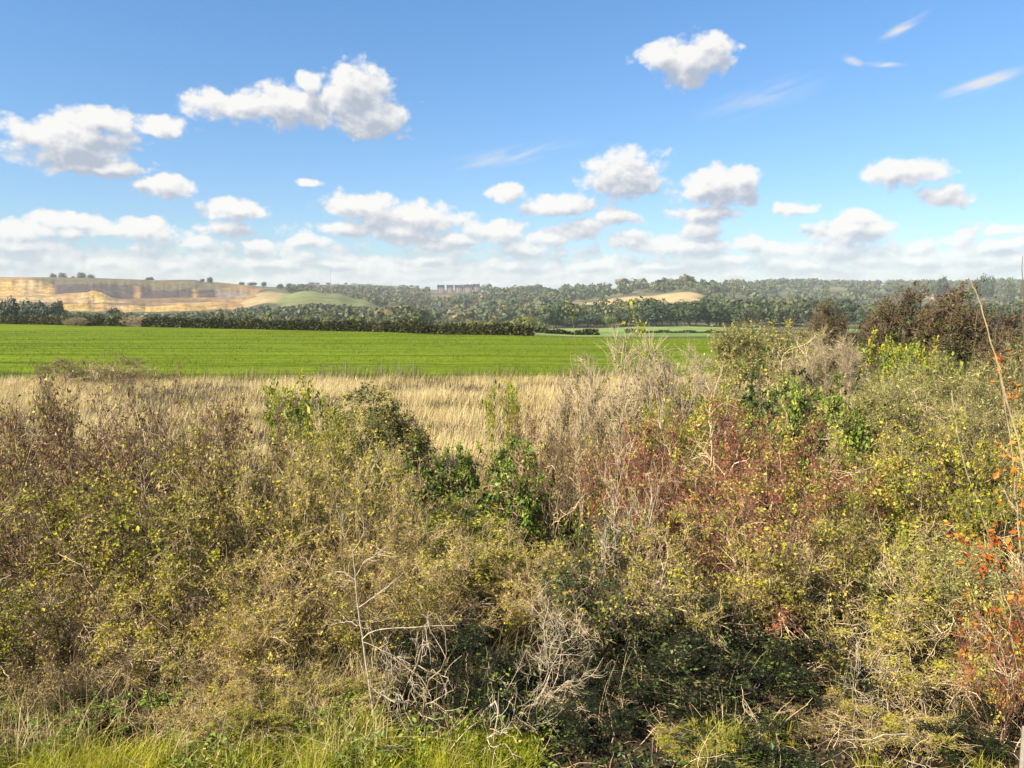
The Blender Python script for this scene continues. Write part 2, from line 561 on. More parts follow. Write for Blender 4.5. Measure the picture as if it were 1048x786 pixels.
shrub('bramble2', 9, 'brown', 'dark', h=2.0, rad=1.2, leaves=11000, size=.055, second='green', second_n=2500, stems=22, l1=8, l2=4, l3=1, lean=1.1, bend=-.06, aspect=.75, r0=.007, up=.8, l1len=.6, l2len=.3, canes=16, cr=.0055)
shrub('red1', 10, 'red', 'red', leaves=6840, size=.042, lean=.6, wob=.2, l1=11, l2=7, second='olive', second_n=3500, r0=.011)
shrub('red2', 11, 'red', 'red', leaves=5760, size=.039, lean=.55, wob=.2, l2=8, second='olive', second_n=5000, r0=.011)
shrub('bare1', 12, 'pink', 'olive', leaves=9000, size=.03, stems=64, l1=9, l2=5, l3=2, lean=.85, ang=.32, bend=.03, wob=.055, r0=.0085, round_=.2, l1len=.34, l2len=.2, l3len=.1, inner=.85, canes=0)
shrub('bare2', 13, 'pink', 'willow', leaves=4200, size=.028, stems=26, l1=11, l2=7, l3=3, lean=.5, ang=.5, bend=.06, r0=.009, round_=.4, canes=0)
shrub('dead1', 14, 'white', 'gold', leaves=700, size=.028, stems=8, l1=7, l2=5, l3=1, lean=.9, wob=.3, ang=.8, r0=.0115, l1len=.6, l2len=.34, canes=0)
shrub('dead2', 15, 'white', 'olive', leaves=900, size=.028, stems=8, l1=6, l2=4, l3=1, lean=1.2, wob=.3, ang=.8, bend=-.02, r0=.014, l1len=.6, l2len=.34, canes=0)
shrub('willow1', 16, 'olive', 'willow', leaves=9450, size=.047, lean=.45, ang=.5, bend=.06, aspect=.35, stems=22, l3=2, r0=.01)
shrub('willow2', 17, 'olive', 'willow', leaves=10800, size=.044, lean=.5, ang=.6, aspect=.4, second='yellow', second_n=500, l3=2, round_=.5)
shrub('dark1', 18, 'brown', 'dark', leaves=7425, size=.055, lean=.6, second='olive', second_n=1500, r0=.011)
shrub('dark2', 19, 'brown', 'dark', leaves=5670, size=.049, lean=.6, second='olive', second_n=5500, r0=.011)
shrub('brown1', 20, 'brown', 'brown', leaves=21000, size=.036, lean=.5, stems=14, second='dark', second_n=4000, r0=.018, round_=.4, canes=0)
shrub('dome1', 23, 'olive', 'dark', leaves=12000, size=.045, lean=.7, stems=30, second='olive', second_n=7000, r0=.009, round_=.2, l1len=.32, l2len=.16, l3len=.08, canes=5)
shrub('hollow1', 24, 'shade', 'ivy', leaves=7200, size=.055, lean=.8, stems=14, second='dark', second_n=1200, r0=.010, canes=4, cr=.0055)  # hollow bushes: shade under the overhang painted as dark leaves and bark
shrub('rust1', 25, 'red', 'orange', leaves=1500, size=.05, stems=26, lean=.45, l1=7, l2=4, l3=1, second='olive', second_n=1500, r0=.008, ang=.5)
shrub('gold1', 21, 'pale', 'gold', leaves=6696, size=.042, lean=.6, wob=.18, second='yellow', second_n=1500, r0=.009)
shrub('elder1', 22, 'olive', 'yellow', h=2.2, rad=.9, leaves=2400, size=.075, stems=8, l1=7, l2=4, l3=0, r0=.012, lean=.5, aspect=.45, inner=.15, second='green', second_n=700, canes=0)


def place(key, name, px, ptop, D, wpx, label, cat='bush', group=None, rz=None):
    parts, rad, h = PROTO[key]
    top = at(px, ptop, D)
    x, y = top[0], D
    z = gz(x, y) - .03
    sx = wpx * D / FPX / (2 * rad) * 1.15
    sz = (top[2] - z) / h
    t = thing(name, (x, y, z), label, cat, group, random.uniform(0, 6.28) if rz is None else rz, (sx, sx, sz))
    for pn, me in parts:
        obj(pn, me, t)
    return t


# ------------------------------------------------------------------ ground
def grid_mesh(name, xs, ys, mat, fz, colf=None):
    nx, ny = xs.shape[1], xs.shape[0]
    Z = fz(xs, ys)
    V = np.stack([xs, ys, Z], -1).reshape(-1, 3)
    i = np.arange(ny - 1)[:, None] * nx + np.arange(nx - 1)[None]
    F = np.stack([i, i + 1, i + nx + 1, i + nx], -1).reshape(-1, 4)
    c = None
    if colf is not None:
        c = colf(xs.ravel(), ys.ravel())
    return mesh_np(name, V, F, mat, smooth_sh=True, col=c)


def lerp(a, b, t):
    return a * (1 - t[:, None]) + np.array(b)[None] * t[:, None]


def land_cover(x, y):
    yy = np.maximum(y, 1)
    px = 524 + x / yy * FPX * math.cos(TH)
    n = fbm(x / 60, y / 60, 5)
    n2 = fbm(x / 25, y / 25, 15)
    c = np.tile(np.array([.075, .072, .04]), (len(x), 1))
    c = lerp(c, (.20, .15, .08), smooth(.48, .62, n))
    c = lerp(c, (.15, .18, .06), smooth(.48, .66, n2) * .8)

    def band(p0, p1, d0, d1, col, e=10, ed=40, w=14):
        nonlocal c
        q = px + (n - .5) * w * 2
        m = smooth(p0 - e, p0 + e, q) * (1 - smooth(p1 - e, p1 + e, q)) * smooth(d0 - ed, d0 + ed, yy) * (1 - smooth(d1 - ed, d1 + ed, yy))
        c = lerp(c, col, m)
    band(520, 780, 112, 425, (.22, .30, .085), 6, 8, 2)        # pale pasture beyond the crop
    band(520, 790, 250, 262, (.05, .06, .02), 6, 3, 2)
    band(860, 930, 220, 420, (.20, .29, .085), 6, 8, 2)
    band(240, 335, 860, 1150, (.33, .25, .13), 12, 30, 8)       # sandy shoulder of the quarry
    band(287, 402, 690, 985, (.17, .185, .07), 5, 25, 6)        # grassy spoil hill
    band(585, 714, 860, 1120, (.46, .33, .16), 7, 18, 12)       # stubble on the far slope
    band(735, 790, 900, 1000, (.22, .20, .09), 7, 18, 10)
    band(310, 445, 1800, 1500, (.19, .27, .09), 8, 40, 6)       # far pasture on the ridge
    band(300, 450, 1150, 1600, (.13, .10, .07), 20, 60, 30)     # heathy slope
    band(935, 1005, 1430, 1640, (.42, .30, .2), 8, 20, 8)
    band(-700, 250, 1330, 3000, (.20, .17, .085), 10, 20, 20)
    c = c * .78
    near = np.where(px > 535, 1 - smooth(98, 104, yy), 1 - smooth(165, 182, yy))
    c = lerp(c, (.09, .075, .035), near)
    return c


M_LAND = cover_mat('hillside_cover', .05, .6, 1.4, 1.0, 3.0)
px_cols = np.concatenate([np.linspace(-900, -60, 80), np.linspace(-55, 1110, 300), np.linspace(1120, 1950, 80)])
rows = np.concatenate([np.linspace(56, 170, 24), np.linspace(176, 470, 50), np.linspace(478, 2500, 190), np.linspace(2530, 3500, 14)])
PX, YY = np.meshgrid(px_cols, rows)
XX = (PX - 524) / (FPX * math.cos(TH)) * YY
hills = obj('hills', grid_mesh('hills', XX, YY, M_LAND, ground_z, land_cover))
tag(hills, kind='structure')

# wide apron to the horizon, under everything else
M_APRON = soil_mat('open_country', [(.3, (.05, .06, .02)), (.7, (.11, .11, .04))], scale=.02, bump=.1)
ax = np.linspace(-3400, 3400, 60)
ay = np.concatenate([np.linspace(-3400, -60, 30), np.linspace(-50, 40, 20), np.linspace(60, 3500, 60)])
AX, AY = np.meshgrid(ax, ay)


def apron_z(x, y):
    z = np.full_like(x, -.6)
    return np.where(y > 62, -24.0, z - np.where(np.abs(x) > 60, 0, 6))


country = obj('country_ground', grid_mesh('country_ground', AX, AY, M_APRON, apron_z))
tag(country, kind='structure')

M_SOIL = soil_mat('leaf_litter', [(.25, (.012, .009, .006)), (.5, (.03, .022, .013)), (.75, (.065, .048, .028))], scale=3.5, bump=.8)
NX, NY = np.meshgrid(np.linspace(-70, 70, 180), np.concatenate([np.linspace(-30, 2, 16), np.linspace(2.5, 30, 100), np.linspace(31, 60, 20)]))
near = obj('ground', grid_mesh('ground', NX, NY, M_SOIL, ground_z))
tag(near, kind='structure')

# field edge: crop from y=52 to the hedge line


def hedge_line(x):
    """far edge of the crop: distance y at world x"""
    return np.interp(x, [-260, -104, 2, 16, 140], [235, 158, 104, 99, 92])


def edge_near(x):
    return np.interp(x, [-60, -33, 4, 30, 60], [45, 46.5, 48.5, 49.5, 50])


fx = np.linspace(-160, 60, 160)
ft = np.linspace(0, 1, 70)
FXX = np.tile(fx, (70, 1))
FYY = edge_near(fx)[None] * (1 - ft[:, None]) + hedge_line(fx)[None] * ft[:, None]


def crop_mat():
    m, nt, nd, ln = new_mat('young_crop')
    gm = nd.new('ShaderNodeNewGeometry')
    sc = nd.new('ShaderNodeVectorMath')
    sc.operation = 'MULTIPLY'
    sc.inputs[1].default_value = (.03, .42, 0)
    ln.new(gm.outputs['Position'], sc.inputs[0])
    nz = nd.new('ShaderNodeTexNoise')
    nz.inputs['Scale'].default_value = 1.0
    nz.inputs['Detail'].default_value = 6
    nz.inputs['Roughness'].default_value = .6
    ln.new(sc.outputs[0], nz.inputs['Vector'])
    n2 = nd.new('ShaderNodeTexNoise')
    n2.inputs['Scale'].default_value = 1.3
    n2.inputs['Detail'].default_value = 8
    n2.inputs['Roughness'].default_value = .75
    ln.new(gm.outputs['Position'], n2.inputs['Vector'])
    mx = nd.new('ShaderNodeMath')
    mx.operation = 'MULTIPLY_ADD'
    mx.inputs[1].default_value = .5
    ln.new(n2.outputs['Fac'], mx.inputs[0])
    hf = nd.new('ShaderNodeMath')
    hf.operation = 'MULTIPLY'
    hf.inputs[1].default_value = .5
    ln.new(nz.outputs['Fac'], hf.inputs[0])
    ln.new(hf.outputs[0], mx.inputs[2])
    rp = ramp(nd, [(.34, (.038, .056, .005)), (.46, (.092, .132, .007)), (.60, (.15, .193, .014))])
    ln.new(mx.outputs[0], rp.inputs['Fac'])
    pb = nd.new('ShaderNodeBsdfPrincipled')
    pb.inputs['Roughness'].default_value = .9
    pb.inputs['Specular IOR Level'].default_value = .02
    sp = nd.new('ShaderNodeVectorMath')
    sp.operation = 'DOT_PRODUCT'
    sp.inputs[1].default_value = (.035, 1, 0)
    ln.new(gm.outputs['Position'], sp.inputs[0])
    ad = nd.new('ShaderNodeMath')
    ad.operation = 'MULTIPLY_ADD'
    ad.inputs[1].default_value = 1.6
    ln.new(nz.outputs['Fac'], ad.inputs[0])
    ln.new(sp.outputs['Value'], ad.inputs[2])
    pp = nd.new('ShaderNodeMath')
    pp.operation = 'PINGPONG'
    pp.inputs[1].default_value = 4.2
    ln.new(ad.outputs[0], pp.inputs[0])
    tr = nd.new('ShaderNodeMapRange')
    tr.inputs['From Min'].default_value = .25
    tr.inputs['From Max'].default_value = .85
    tr.inputs['To Min'].default_value = .62
    tr.inputs['To Max'].default_value = 1.0
    ln.new(pp.outputs[0], tr.inputs['Value'])
    hv = nd.new('ShaderNodeHueSaturation')
    ln.new(tr.outputs[0], hv.inputs['Value'])
    ln.new(rp.outputs[0], hv.inputs['Color'])
    ln.new(hv.outputs[0], pb.inputs['Base Color'])
    bp = nd.new('ShaderNodeBump')
    bp.inputs['Strength'].default_value = .7
    bp.inputs['Distance'].default_value = .15
    ln.new(mx.outputs[0], bp.inputs['Height'])
    ln.new(bp.outputs[0], pb.inputs['Normal'])
    out = nd.new('ShaderNodeOutputMaterial')
    ln.new(pb.outputs[0], out.inputs['Surface'])
    return m


M_CROP = crop_mat()
field = obj('field', grid_mesh('field', FXX, FYY, M_CROP, lambda x, y: ground_z(x, y) + .05))
tag(field, kind='structure')

# ------------------------------------------------------------------ grasses


def blades(pos, h, w, lean, rng, seg=2, wind=(0.15, 0)):
    n = len(pos)
    a = rng.uniform(0, 2 * np.pi, n)
    d = np.stack([np.cos(a), np.sin(a), np.zeros(n)], 1)
    sd = np.stack([-d[:, 1], d[:, 0], np.zeros(n)], 1)
    ln_ = (np.abs(rng.normal(0, lean, n)))[:, None]
    wv = np.array([wind[0], wind[1], 0])
    h = np.asarray(h)[:, None] * np.ones((n, 1))
    w = np.asarray(w) * rng.uniform(.6, 1.3, n)
    w = w[:, None]
    V = np.empty((n, seg + 1, 2, 3))
    for k in range(seg + 1):
        t = k / seg
        c = pos + np.array([0, 0, 1]) * h * (t - .25 * ln_ * t * t) + (d * ln_ + wv) * h * t * t
        ww = w * (1 - .85 * t) * .5
        V[:, k, 0] = c - sd * ww
        V[:, k, 1] = c + sd * ww
    base = (np.arange(n) * (seg + 1) * 2)[:, None]
    k = np.arange(seg)[None] * 2
    F = np.stack([base + k, base + k + 1, base + k + 3, base + k + 2], -1).reshape(-1, 4)
    return V.reshape(-1, 3), F


L['straw'] = leaf_mat('straw_grass', [(0, (0.3, 0.21, 0.07)), (0.35, (0.55, 0.42, 0.18)), (0.75, (0.74, 0.6, 0.31)), (1, (0.8, 0.68, 0.42))], trans=.3, jitter=.2)
L['rough'] = leaf_mat('rough_grass', [(0, (.05, .05, .015)), (.4, (.11, .11, .035)), (.8, (.24, .19, .075)), (1, (.36, .27, .12))], trans=.3)
L['lush'] = leaf_mat('lush_grass', [(0, (.10, .13, .010)), (.35, (.25, .285, .02)), (.7, (.45, .43, .035)), (1, (.64, .50, .10))], trans=.4)
L['crop'] = leaf_mat('crop_blade', [(0, (.042, .065, .005)), (.5, (.10, .14, .007)), (1, (.175, .215, .015))], trans=.35, jitter=.15)


def grass_patch(name, label, n, xr, yr, hr, w, leaf, lean=.35, cl=.9, seg=2, seed=0, mask=None, wind=(.15, 0), tv=1.0):
    rng = np.random.default_rng(seed + 100)
    x = rng.uniform(*xr, n * 2)
    y = rng.uniform(*yr, n * 2)
    den = fbm(x / cl, y / cl, seed)
    keep = rng.uniform(.15, .75, n * 2) < den
    if mask is not None:
        keep &= mask(x, y)
    x, y, den = x[keep][:n], y[keep][:n], den[keep][:n]
    pos = np.stack([x, y, ground_z(x, y)], 1)
    hh = rng.uniform(*hr, len(x)) * (.55 + .9 * den)
    V, F = blades(pos, hh, w, lean, rng, seg, wind)
    big = fbm(x / 6, y / 3.5, seed + 3)
    tn = np.repeat(np.clip(rng.normal(.5, .18, len(x)) + (den - .5) * .7 * tv + (big - .5) * .8 * tv, 0, 1), seg)
    o = obj(name, mesh_np(name, V, F, L[leaf], tn))
    tag(o, label, 'grass', kind='stuff')
    return o


grass_patch('dry_grass', 'tall straw coloured dry grass beyond the scrub', 250000, (-42, 30), (17, 50), (.18, .56), .0145, 'straw', .6, 2.2, 2, 1, tv=.55,
            mask=lambda x, y: (np.abs(x) < .8 * y + 3) & (y < edge_near(x) - .5))
grass_patch('rough_grass', 'dull green rough grass strip along the crop edge', 16000, (-44, 34), (44, 52), (.35, .9), .03, 'rough', .35, 1.6, 2, 2,
            mask=lambda x, y: np.abs(y - edge_near(x)) < 1.3)
grass_patch('crop', 'rows of young green cereal plants in the field', 90000, (-120, 45), (46, 120), (.12, .22), .05, 'crop', .5, 2.5, 1, 3,
            mask=lambda x, y: (y > edge_near(x) + .5) & (y < hedge_line(x) - 1) & (np.abs(x) < .75 * y))
grass_patch('grass', 'bright green and yellowing long grass along the foot of the bushes', 30000, (-7, 7), (7.2, 8.7), (.07, .30), .010, 'lush', .95, .35, 3, 4,
            mask=lambda x, y: ((x < -.2 + .8 * fbm(x, y * 2, 55)) | (fbm(x / .55, y / .55, 52) > .74)) & (y < 7.75 + 1.5 * fbm(x / .8, y / 5, 51) - .2), wind=(0, 0))
grass_patch('dead_grass', 'tall pale dead grass stems among the bushes', 4200, (-8, 8), (7.7, 9.4), (.2, .75), .0065, 'straw', .95, .3, 3, 5,
            mask=lambda x, y: (x < -1.5) | (fbm(x / .5, y / .5, 53) > .70), wind=(0, 0))
grass_patch('undergrowth_grass', 'dull tangled grass under the bushes', 30000, (-16, 16), (8.6, 21), (.3, .7), .014, 'rough', .5, .9, 2, 6,
            mask=lambda x, y: (x < .2) | (y > 11))

# low leafy weeds
rng = np.random.default_rng(77)
n = 60000
wx = rng.uniform(-12, 12, n)
wy = 7.5 + rng.uniform(0, 1, n) ** 1.8 * 11
den = fbm(wx / .8, wy / .8, 40)
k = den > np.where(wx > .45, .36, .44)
wx, wy, den = wx[k], wy[k], den[k]
wz = ground_z(wx, wy) + rng.uniform(0, 1, len(wx)) ** 1.5 * .55 * smooth(.45, .65, den)
V, F = leaf_quads(np.stack([wx, wy, wz], 1), .05, rng, .9, .6)
sh = np.where(wx > .45, 1, 0)  # weeds on the right go darker, the hollow's shade put into leaf colour
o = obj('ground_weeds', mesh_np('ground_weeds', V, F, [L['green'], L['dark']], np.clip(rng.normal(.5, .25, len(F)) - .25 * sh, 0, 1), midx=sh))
tag(o, 'low green leafy weeds covering the soil between the bushes', 'weeds', kind='stuff')

n = 40000
lx, ly = 9 - 18 * rng.uniform(0, 1, n), 7.3 + rng.uniform(0, 1, n) ** 1.4 * 8
lz = ground_z(lx, ly) + rng.uniform(.0, .05, n)
V, F = leaf_quads(np.stack([lx, ly, lz], 1), .045, rng, 1.6, .6)
o = obj('fallen_leaves', mesh_np('fallen_leaves', V, F, L['brown'], np.clip(rng.normal(.5, .3, n), 0, 1)))
tag(o, 'brown fallen leaves on the soil under the bushes', 'leaves', kind='stuff')
tw0 = np.stack([rng.uniform(-8, 8, 1500), rng.uniform(7.4, 10, 1500), np.zeros(1500)], 1)
tw0[:, 2] = ground_z(tw0[:, 0], tw0[:, 1]) + .01
tws = grow(tw0, rng.normal(0, 1, (1500, 3)) * np.array([1, .6, .35]) + np.array([0, 0, .5]), rng.uniform(.15, .6, 1500), 5, .25, -.05, rng)
V, F = tubes(tws, rng.uniform(.002, .0055, 1500), np.full(1500, .0015), 3)
o = obj('fallen_twigs', mesh_np('fallen_twigs', V, F, B['cane'], np.repeat(rng.uniform(0, 1, 1500), len(F) // 1500)))
tag(o, 'thin dead twigs lying at the foot of the bushes', 'twigs', kind='stuff')

# ------------------------------------------------------------------ the scrub, back to front
BUSHES = [
    # key, name, px, top, D, width px, label, category
    ('brown1', 'hawthorn_tree', 930, 299, 38, 70, 'rounded russet brown tree, first of the tall dark trees from the middle', 'tree'),
    ('brown1', 'hawthorn_tree', 1002, 299, 35, 90, 'broad dark olive brown tree behind the tall leaning cane', 'tree'),
    ('brown1', 'hawthorn_tree', 1064, 318, 31, 90, 'dark brown tree cut by the right edge of the picture', 'tree'),
    ('brown1', 'hawthorn_tree', 862, 313, 46, 56, 'small rust coloured tree left of the tall dark trees', 'tree'),
    ('dark2', 'evergreen_bush', 812, 327, 44, 70, 'dark olive bush rising behind the round olive bush', 'bush'),
    ('willow2', 'rounded_bush', 782, 334, 30, 104, 'large round olive bush standing left of the small rust tree', 'bush'),
    ('bare2', 'twiggy_bush', 848, 342, 28, 66, 'grey twiggy bush between round olive bush and dark tree', 'bush'),
    ('elder1', 'leafy_sapling', 905, 340, 29, 52, 'fresh green leafy sapling at the foot of the russet tree', 'sapling'),
    ('elder1', 'leafy_sapling', 945, 348, 26, 62, 'yellow green leafy sapling under the dark brown trees', 'sapling'),
    ('bramble2', 'bramble_mound', 812, 372, 24, 150, 'dark green bramble mound under the round olive bush', 'bramble'),
    ('bramble2', 'bramble_mound', 885, 376, 25, 100, 'dark green bramble mound below the green sapling', 'bramble'),
    ('bramble1', 'bramble_mound', 858, 394, 19, 150, 'mid green bramble mound behind the red leaved bushes', 'bramble'),
    ('bramble1', 'bramble_mound', 768, 388, 18.5, 130, 'mid green bramble mound just right of the pinkish bare bush', 'bramble'),
    ('willow1', 'leafy_bush', 925, 374, 22, 90, 'soft grey green bush in front of the dark trees, left of the pale bushes', 'bush'),
    ('willow1', 'pale_bush', 978, 366, 20, 120, 'pale grey green bush in front of the dark trees', 'bush'),
    ('willow1', 'pale_bush', 1052, 352, 19, 120, 'pale grey green bush at the right edge below the dark tree', 'bush'),
    ('willow2', 'pale_bush', 915, 392, 18, 100, 'grey green bush right of the mid green bramble mound', 'bush'),
    ('bare1', 'bare_bush', 640, 346, 19.5, 128, 'tall pale bare twigged bush standing above the dry grass', 'bush'),
    ('bare2', 'bare_bush', 700, 362, 19.5, 92, 'pinkish bare twigged bush touching the tall pale one', 'bush'),
    ('yellow1', 'leafy_bush', 712, 384, 16.5, 84, 'yellow green leafy bush below the pinkish bare bush', 'bush'),
    ('dome1', 'rounded_bush', 382, 398, 21, 92, 'dark olive dome shaped bush on the edge of the dry grass', 'bush'),
    ('elder1', 'leafy_sapling', 296, 384, 17, 74, 'sapling with big yellow green leaves left of the dome bush', 'sapling'),
    ('elder1', 'leafy_sapling', 514, 384, 20, 34, 'thin yellow leaved sapling alone in front of the dry grass', 'sapling'),
    ('rose2', 'rose_thicket', 105, 367, 45.5, 105, 'low dark brown thicket at the left edge of the green field', 'thicket'),
    ('rose1', 'rose_thicket', -30, 398, 13.5, 160, 'reddish brown twiggy thicket cut by the left edge', 'thicket'),
    ('rose1', 'rose_thicket', 42, 391, 14, 150, 'reddish brown twiggy thicket below the left end of the hedge', 'thicket'),
    ('rose2', 'rose_thicket', 112, 385, 14, 150, 'reddish brown thicket with the highest twigs on the left', 'thicket'),
    ('rose1', 'rose_thicket', 182, 396, 13.5, 150, 'reddish brown thicket just left of the yellow green sapling', 'thicket'),
    ('rose2', 'rose_thicket', 246, 414, 13, 120, 'brown twiggy thicket under the yellow green sapling', 'thicket'),
    ('yellow1', 'leafy_bush', 318, 428, 15, 90, 'yellow green bush below the sapling and dome bush', 'bush'),
    ('olive2', 'mixed_bush', 362, 440, 14, 100, 'olive leafed bush in front of the dark dome bush', 'bush'),
    ('bramble1', 'bramble_mound', 424, 450, 15, 130, 'green bramble mound right of the dark dome bush', 'bramble'),
    ('bramble1', 'bramble_mound', 492, 452, 15.5, 140, 'green bramble mound in the middle below the dry grass', 'bramble'),
    ('bramble1', 'bramble_mound', 545, 466, 15.5, 96, 'green bramble mound just left of the white twigged bush', 'bramble'),
    ('rose1', 'rose_thicket', 548, 416, 17.5, 80, 'sparse red brown briar standing against the dry grass', 'thicket'),
    ('rose2', 'rose_thicket', 600, 438, 15, 100, 'brown briar in front of the tall pale bare bush', 'thicket'),
    ('red1', 'red_leaved_bush', 668, 430, 13.6, 104, 'red brown leaved bush behind the white twigs', 'bush'),
    ('red1', 'red_leaved_bush', 738, 412, 13.8, 140, 'crimson leaved bush, the tallest of the red ones', 'bush'),
    ('red2', 'red_leaved_bush', 818, 430, 13, 130, 'crimson leaved bush left of the yellow green hazel', 'bush'),
    ('red2', 'red_leaved_bush', 752, 476, 11.6, 150, 'red and olive bush, lowest of the red ones', 'bush'),
    ('yellow1', 'hazel_bush', 892, 446, 12.6, 120, 'yellow green hazel bush right of the crimson bushes', 'bush'),
    ('olive1', 'mixed_bush', 958, 432, 13, 120, 'olive green bush below the pale grey green bush', 'bush'),
    ('yellow1', 'hazel_bush', 1015, 440, 12.2, 110, 'yellow green hazel bush behind the orange leaved briar', 'bush'),
    ('olive2', 'mixed_bush', 1080, 430, 12.4, 120, 'olive bush cut by the right edge behind the briar', 'bush'),
    ('dead1', 'dead_bush', 612, 450, 10.9, 130, 'white twigged dead bush in the centre, bare against the brambles', 'dead bush'),
    ('stems1', 'stem_thicket', 268, 462, 12, 110, 'thicket of pale upright stems under the brown briars', 'thicket'),
    ('stems1', 'stem_thicket', 334, 452, 12, 120, 'tallest thicket of pale upright stems below the dome bush', 'thicket'),
    ('stems2', 'stem_thicket', 402, 498, 11.6, 120, 'thicket of pale golden stems below the green brambles', 'thicket'),
    ('yellow1', 'leafy_bush', 470, 520, 12.2, 130, 'yellow green leafy patch in front of the green brambles', 'bush'),
    ('gold1', 'golden_bush', 530, 548, 11, 110, 'golden straw coloured bush left of the dark centre', 'bush'),
    ('gold1', 'golden_bush', 440, 545, 10.8, 120, 'golden bush with fine pale twigs above the dead branches', 'bush'),
    ('olive2', 'mixed_bush', 20, 500, 11, 170, 'olive tangled bush at the left edge below the thickets', 'bush'),
    ('olive1', 'mixed_bush', 120, 492, 11, 160, 'olive bush with yellow leaf patches on the left', 'bush'),
    ('olive2', 'mixed_bush', 212, 505, 10.8, 150, 'olive tangled bush left of the pale stems', 'bush'),
    ('stems2', 'stem_thicket', 300, 545, 10.2, 130, 'golden stemmed thicket behind the white sapling', 'thicket'),
    ('olive1', 'mixed_bush', -10, 590, 9.7, 150, 'leafy olive bush low at the left edge', 'bush'),
    ('rose2', 'rose_thicket', 85, 591, 9.7, 140, 'brown tangled briar low on the left', 'thicket'),
    ('olive2', 'mixed_bush', 178, 590, 9.6, 140, 'olive bush with bent grey twigs above the bright grass', 'bush'),
    ('gold1', 'golden_bush', 262, 610, 9.5, 120, 'golden olive bush left of the white sapling', 'bush'),
    ('olive1', 'mixed_bush', 378, 588, 9.9, 120, 'olive gold bush right behind the white sapling', 'bush'),
    ('dead2', 'dead_bush', 452, 606, 8.45, 190, 'sprawling dead bush of arching white branches above the grass', 'dead bush'),
    ('dead1', 'dead_bush', 528, 596, 8.9, 150, 'dead grey twigged bush at the left of the dark hollow', 'dead bush'),
    ('dark1', 'dark_bush', 636, 530, 10.6, 140, 'dark olive bush below the white twigged dead bush', 'bush'),
    ('olive2', 'mixed_bush', 712, 530, 10.6, 140, 'olive brown bush under the lowest red bush', 'bush'),
    ('olive1', 'mixed_bush', 800, 520, 10.6, 150, 'olive bush with pale flecks below the crimson bushes', 'bush'),
    ('olive2', 'mixed_bush', 880, 540, 10.3, 140, 'olive bush below the yellow green hazel', 'bush'),
    ('willow2', 'pale_bush', 956, 556, 10.2, 130, 'grey olive bush left of the orange leaved briar', 'bush'),
    ('olive1', 'mixed_bush', 1045, 560, 10, 150, 'olive bush at the right edge behind the orange briar', 'bush'),
    ('hollow1', 'dark_bush', 632, 640, 9.4, 150, 'shade coloured bramble bush in the shaded hollow near the bottom', 'bush'),
    ('hollow1', 'dark_bush', 742, 625, 9.4, 160, 'shade coloured green bush right of the shaded hollow', 'bush'),
    ('hollow1', 'dark_bush', 840, 640, 9.6, 140, 'shade coloured bush above the dead branches on the right', 'bush'),
    ('olive2', 'mixed_bush', 930, 632, 9.4, 140, 'grey olive tangled bush low on the right', 'bush'),
    ('dead2', 'dead_bush', 925, 655, 8.4, 170, 'dead bush of pale arching branches low on the right', 'dead bush'),
    ('dark2', 'dark_bush', 1040, 660, 9.2, 130, 'dark tangled bush in the bottom right corner', 'bush'),
    ('hollow1', 'bramble_mound', 690, 715, 8.9, 130, 'low shade coloured bramble at the bottom edge right of the centre', 'bramble'),
    ('bramble1', 'bramble_mound', 130, 690, 8.9, 140, 'low green bramble above the bright grass on the left', 'bramble'),
    ('bramble1', 'bramble_mound', 315, 705, 8.8, 120, 'low green bramble at the foot of the white sapling', 'bramble'),
    ('rose2', 'rose_thicket', 850, 721, 8.7, 120, 'low reddish briar at the bottom edge on the right', 'thicket'),
    ('bramble1', 'bramble_mound', 30, 725, 8.4, 120, 'low green bramble in the bottom left corner', 'bramble'),
    ('rose2', 'rose_thicket', 75, 668, 8.9, 90, 'low brown briar above the bottom left corner', 'thicket'),
    ('gold1', 'golden_bush', 215, 690, 8.6, 100, 'low golden tangle just above the bright grass on the left', 'bush'),
    ('yellow1', 'leafy_bush', 265, 715, 8.4, 70, 'small yellow green clump at the bottom edge left of the sapling', 'bush'),
    ('olive2', 'mixed_bush', 345, 690, 8.9, 90, 'low olive tangle behind the foot of the white sapling', 'bush'),
    ('hollow1', 'bramble_mound', 515, 700, 8.7, 110, 'shade coloured ivy mound at the bottom centre right of the white branches', 'bramble'),
    ('hollow1', 'bramble_mound', 600, 700, 8.6, 110, 'shade coloured ivy mound at the bottom edge, left side of the dark hollow', 'bramble'),
    ('hollow1', 'bramble_mound', 760, 730, 8.4, 120, 'shade coloured ivy mound at the bottom edge under the dark bushes', 'bramble'),
    ('yellow1', 'leafy_bush', 715, 752, 8.1, 70, 'small light green clump at the bottom edge right of centre', 'bush'),
    ('olive2', 'mixed_bush', 900, 718, 8.5, 120, 'low brownish tangle at the bottom edge below the right dead bush', 'bush'),
    ('hollow1', 'bramble_mound', 975, 728, 8.4, 110, 'shade coloured ivy mound at the bottom edge near the right corner', 'bramble'),
    ('hollow1', 'dark_bush', 455, 648, 9.1, 130, 'shade coloured ivy bush behind the sprawling white dead branches', 'bush'),
    ('rose2', 'rose_thicket', 30, 462, 12, 150, 'brown olive briar under the left edge thickets', 'thicket'),
    ('olive1', 'mixed_bush', 178, 452, 12.2, 130, 'olive bush under the brown thickets left of the pale stems', 'bush'),
    ('gold1', 'golden_bush', 395, 540, 11, 90, 'golden bush between the pale stems and the yellow green patch', 'bush'),
    ('rust1', 'rust_briar', 1040, 590, 8.4, 90, 'orange leaved briar bush low at the right edge', 'briar'),
]
for b in BUSHES:
    place(*b)


# ------------------------------------------------------------------ canes, white sapling, post


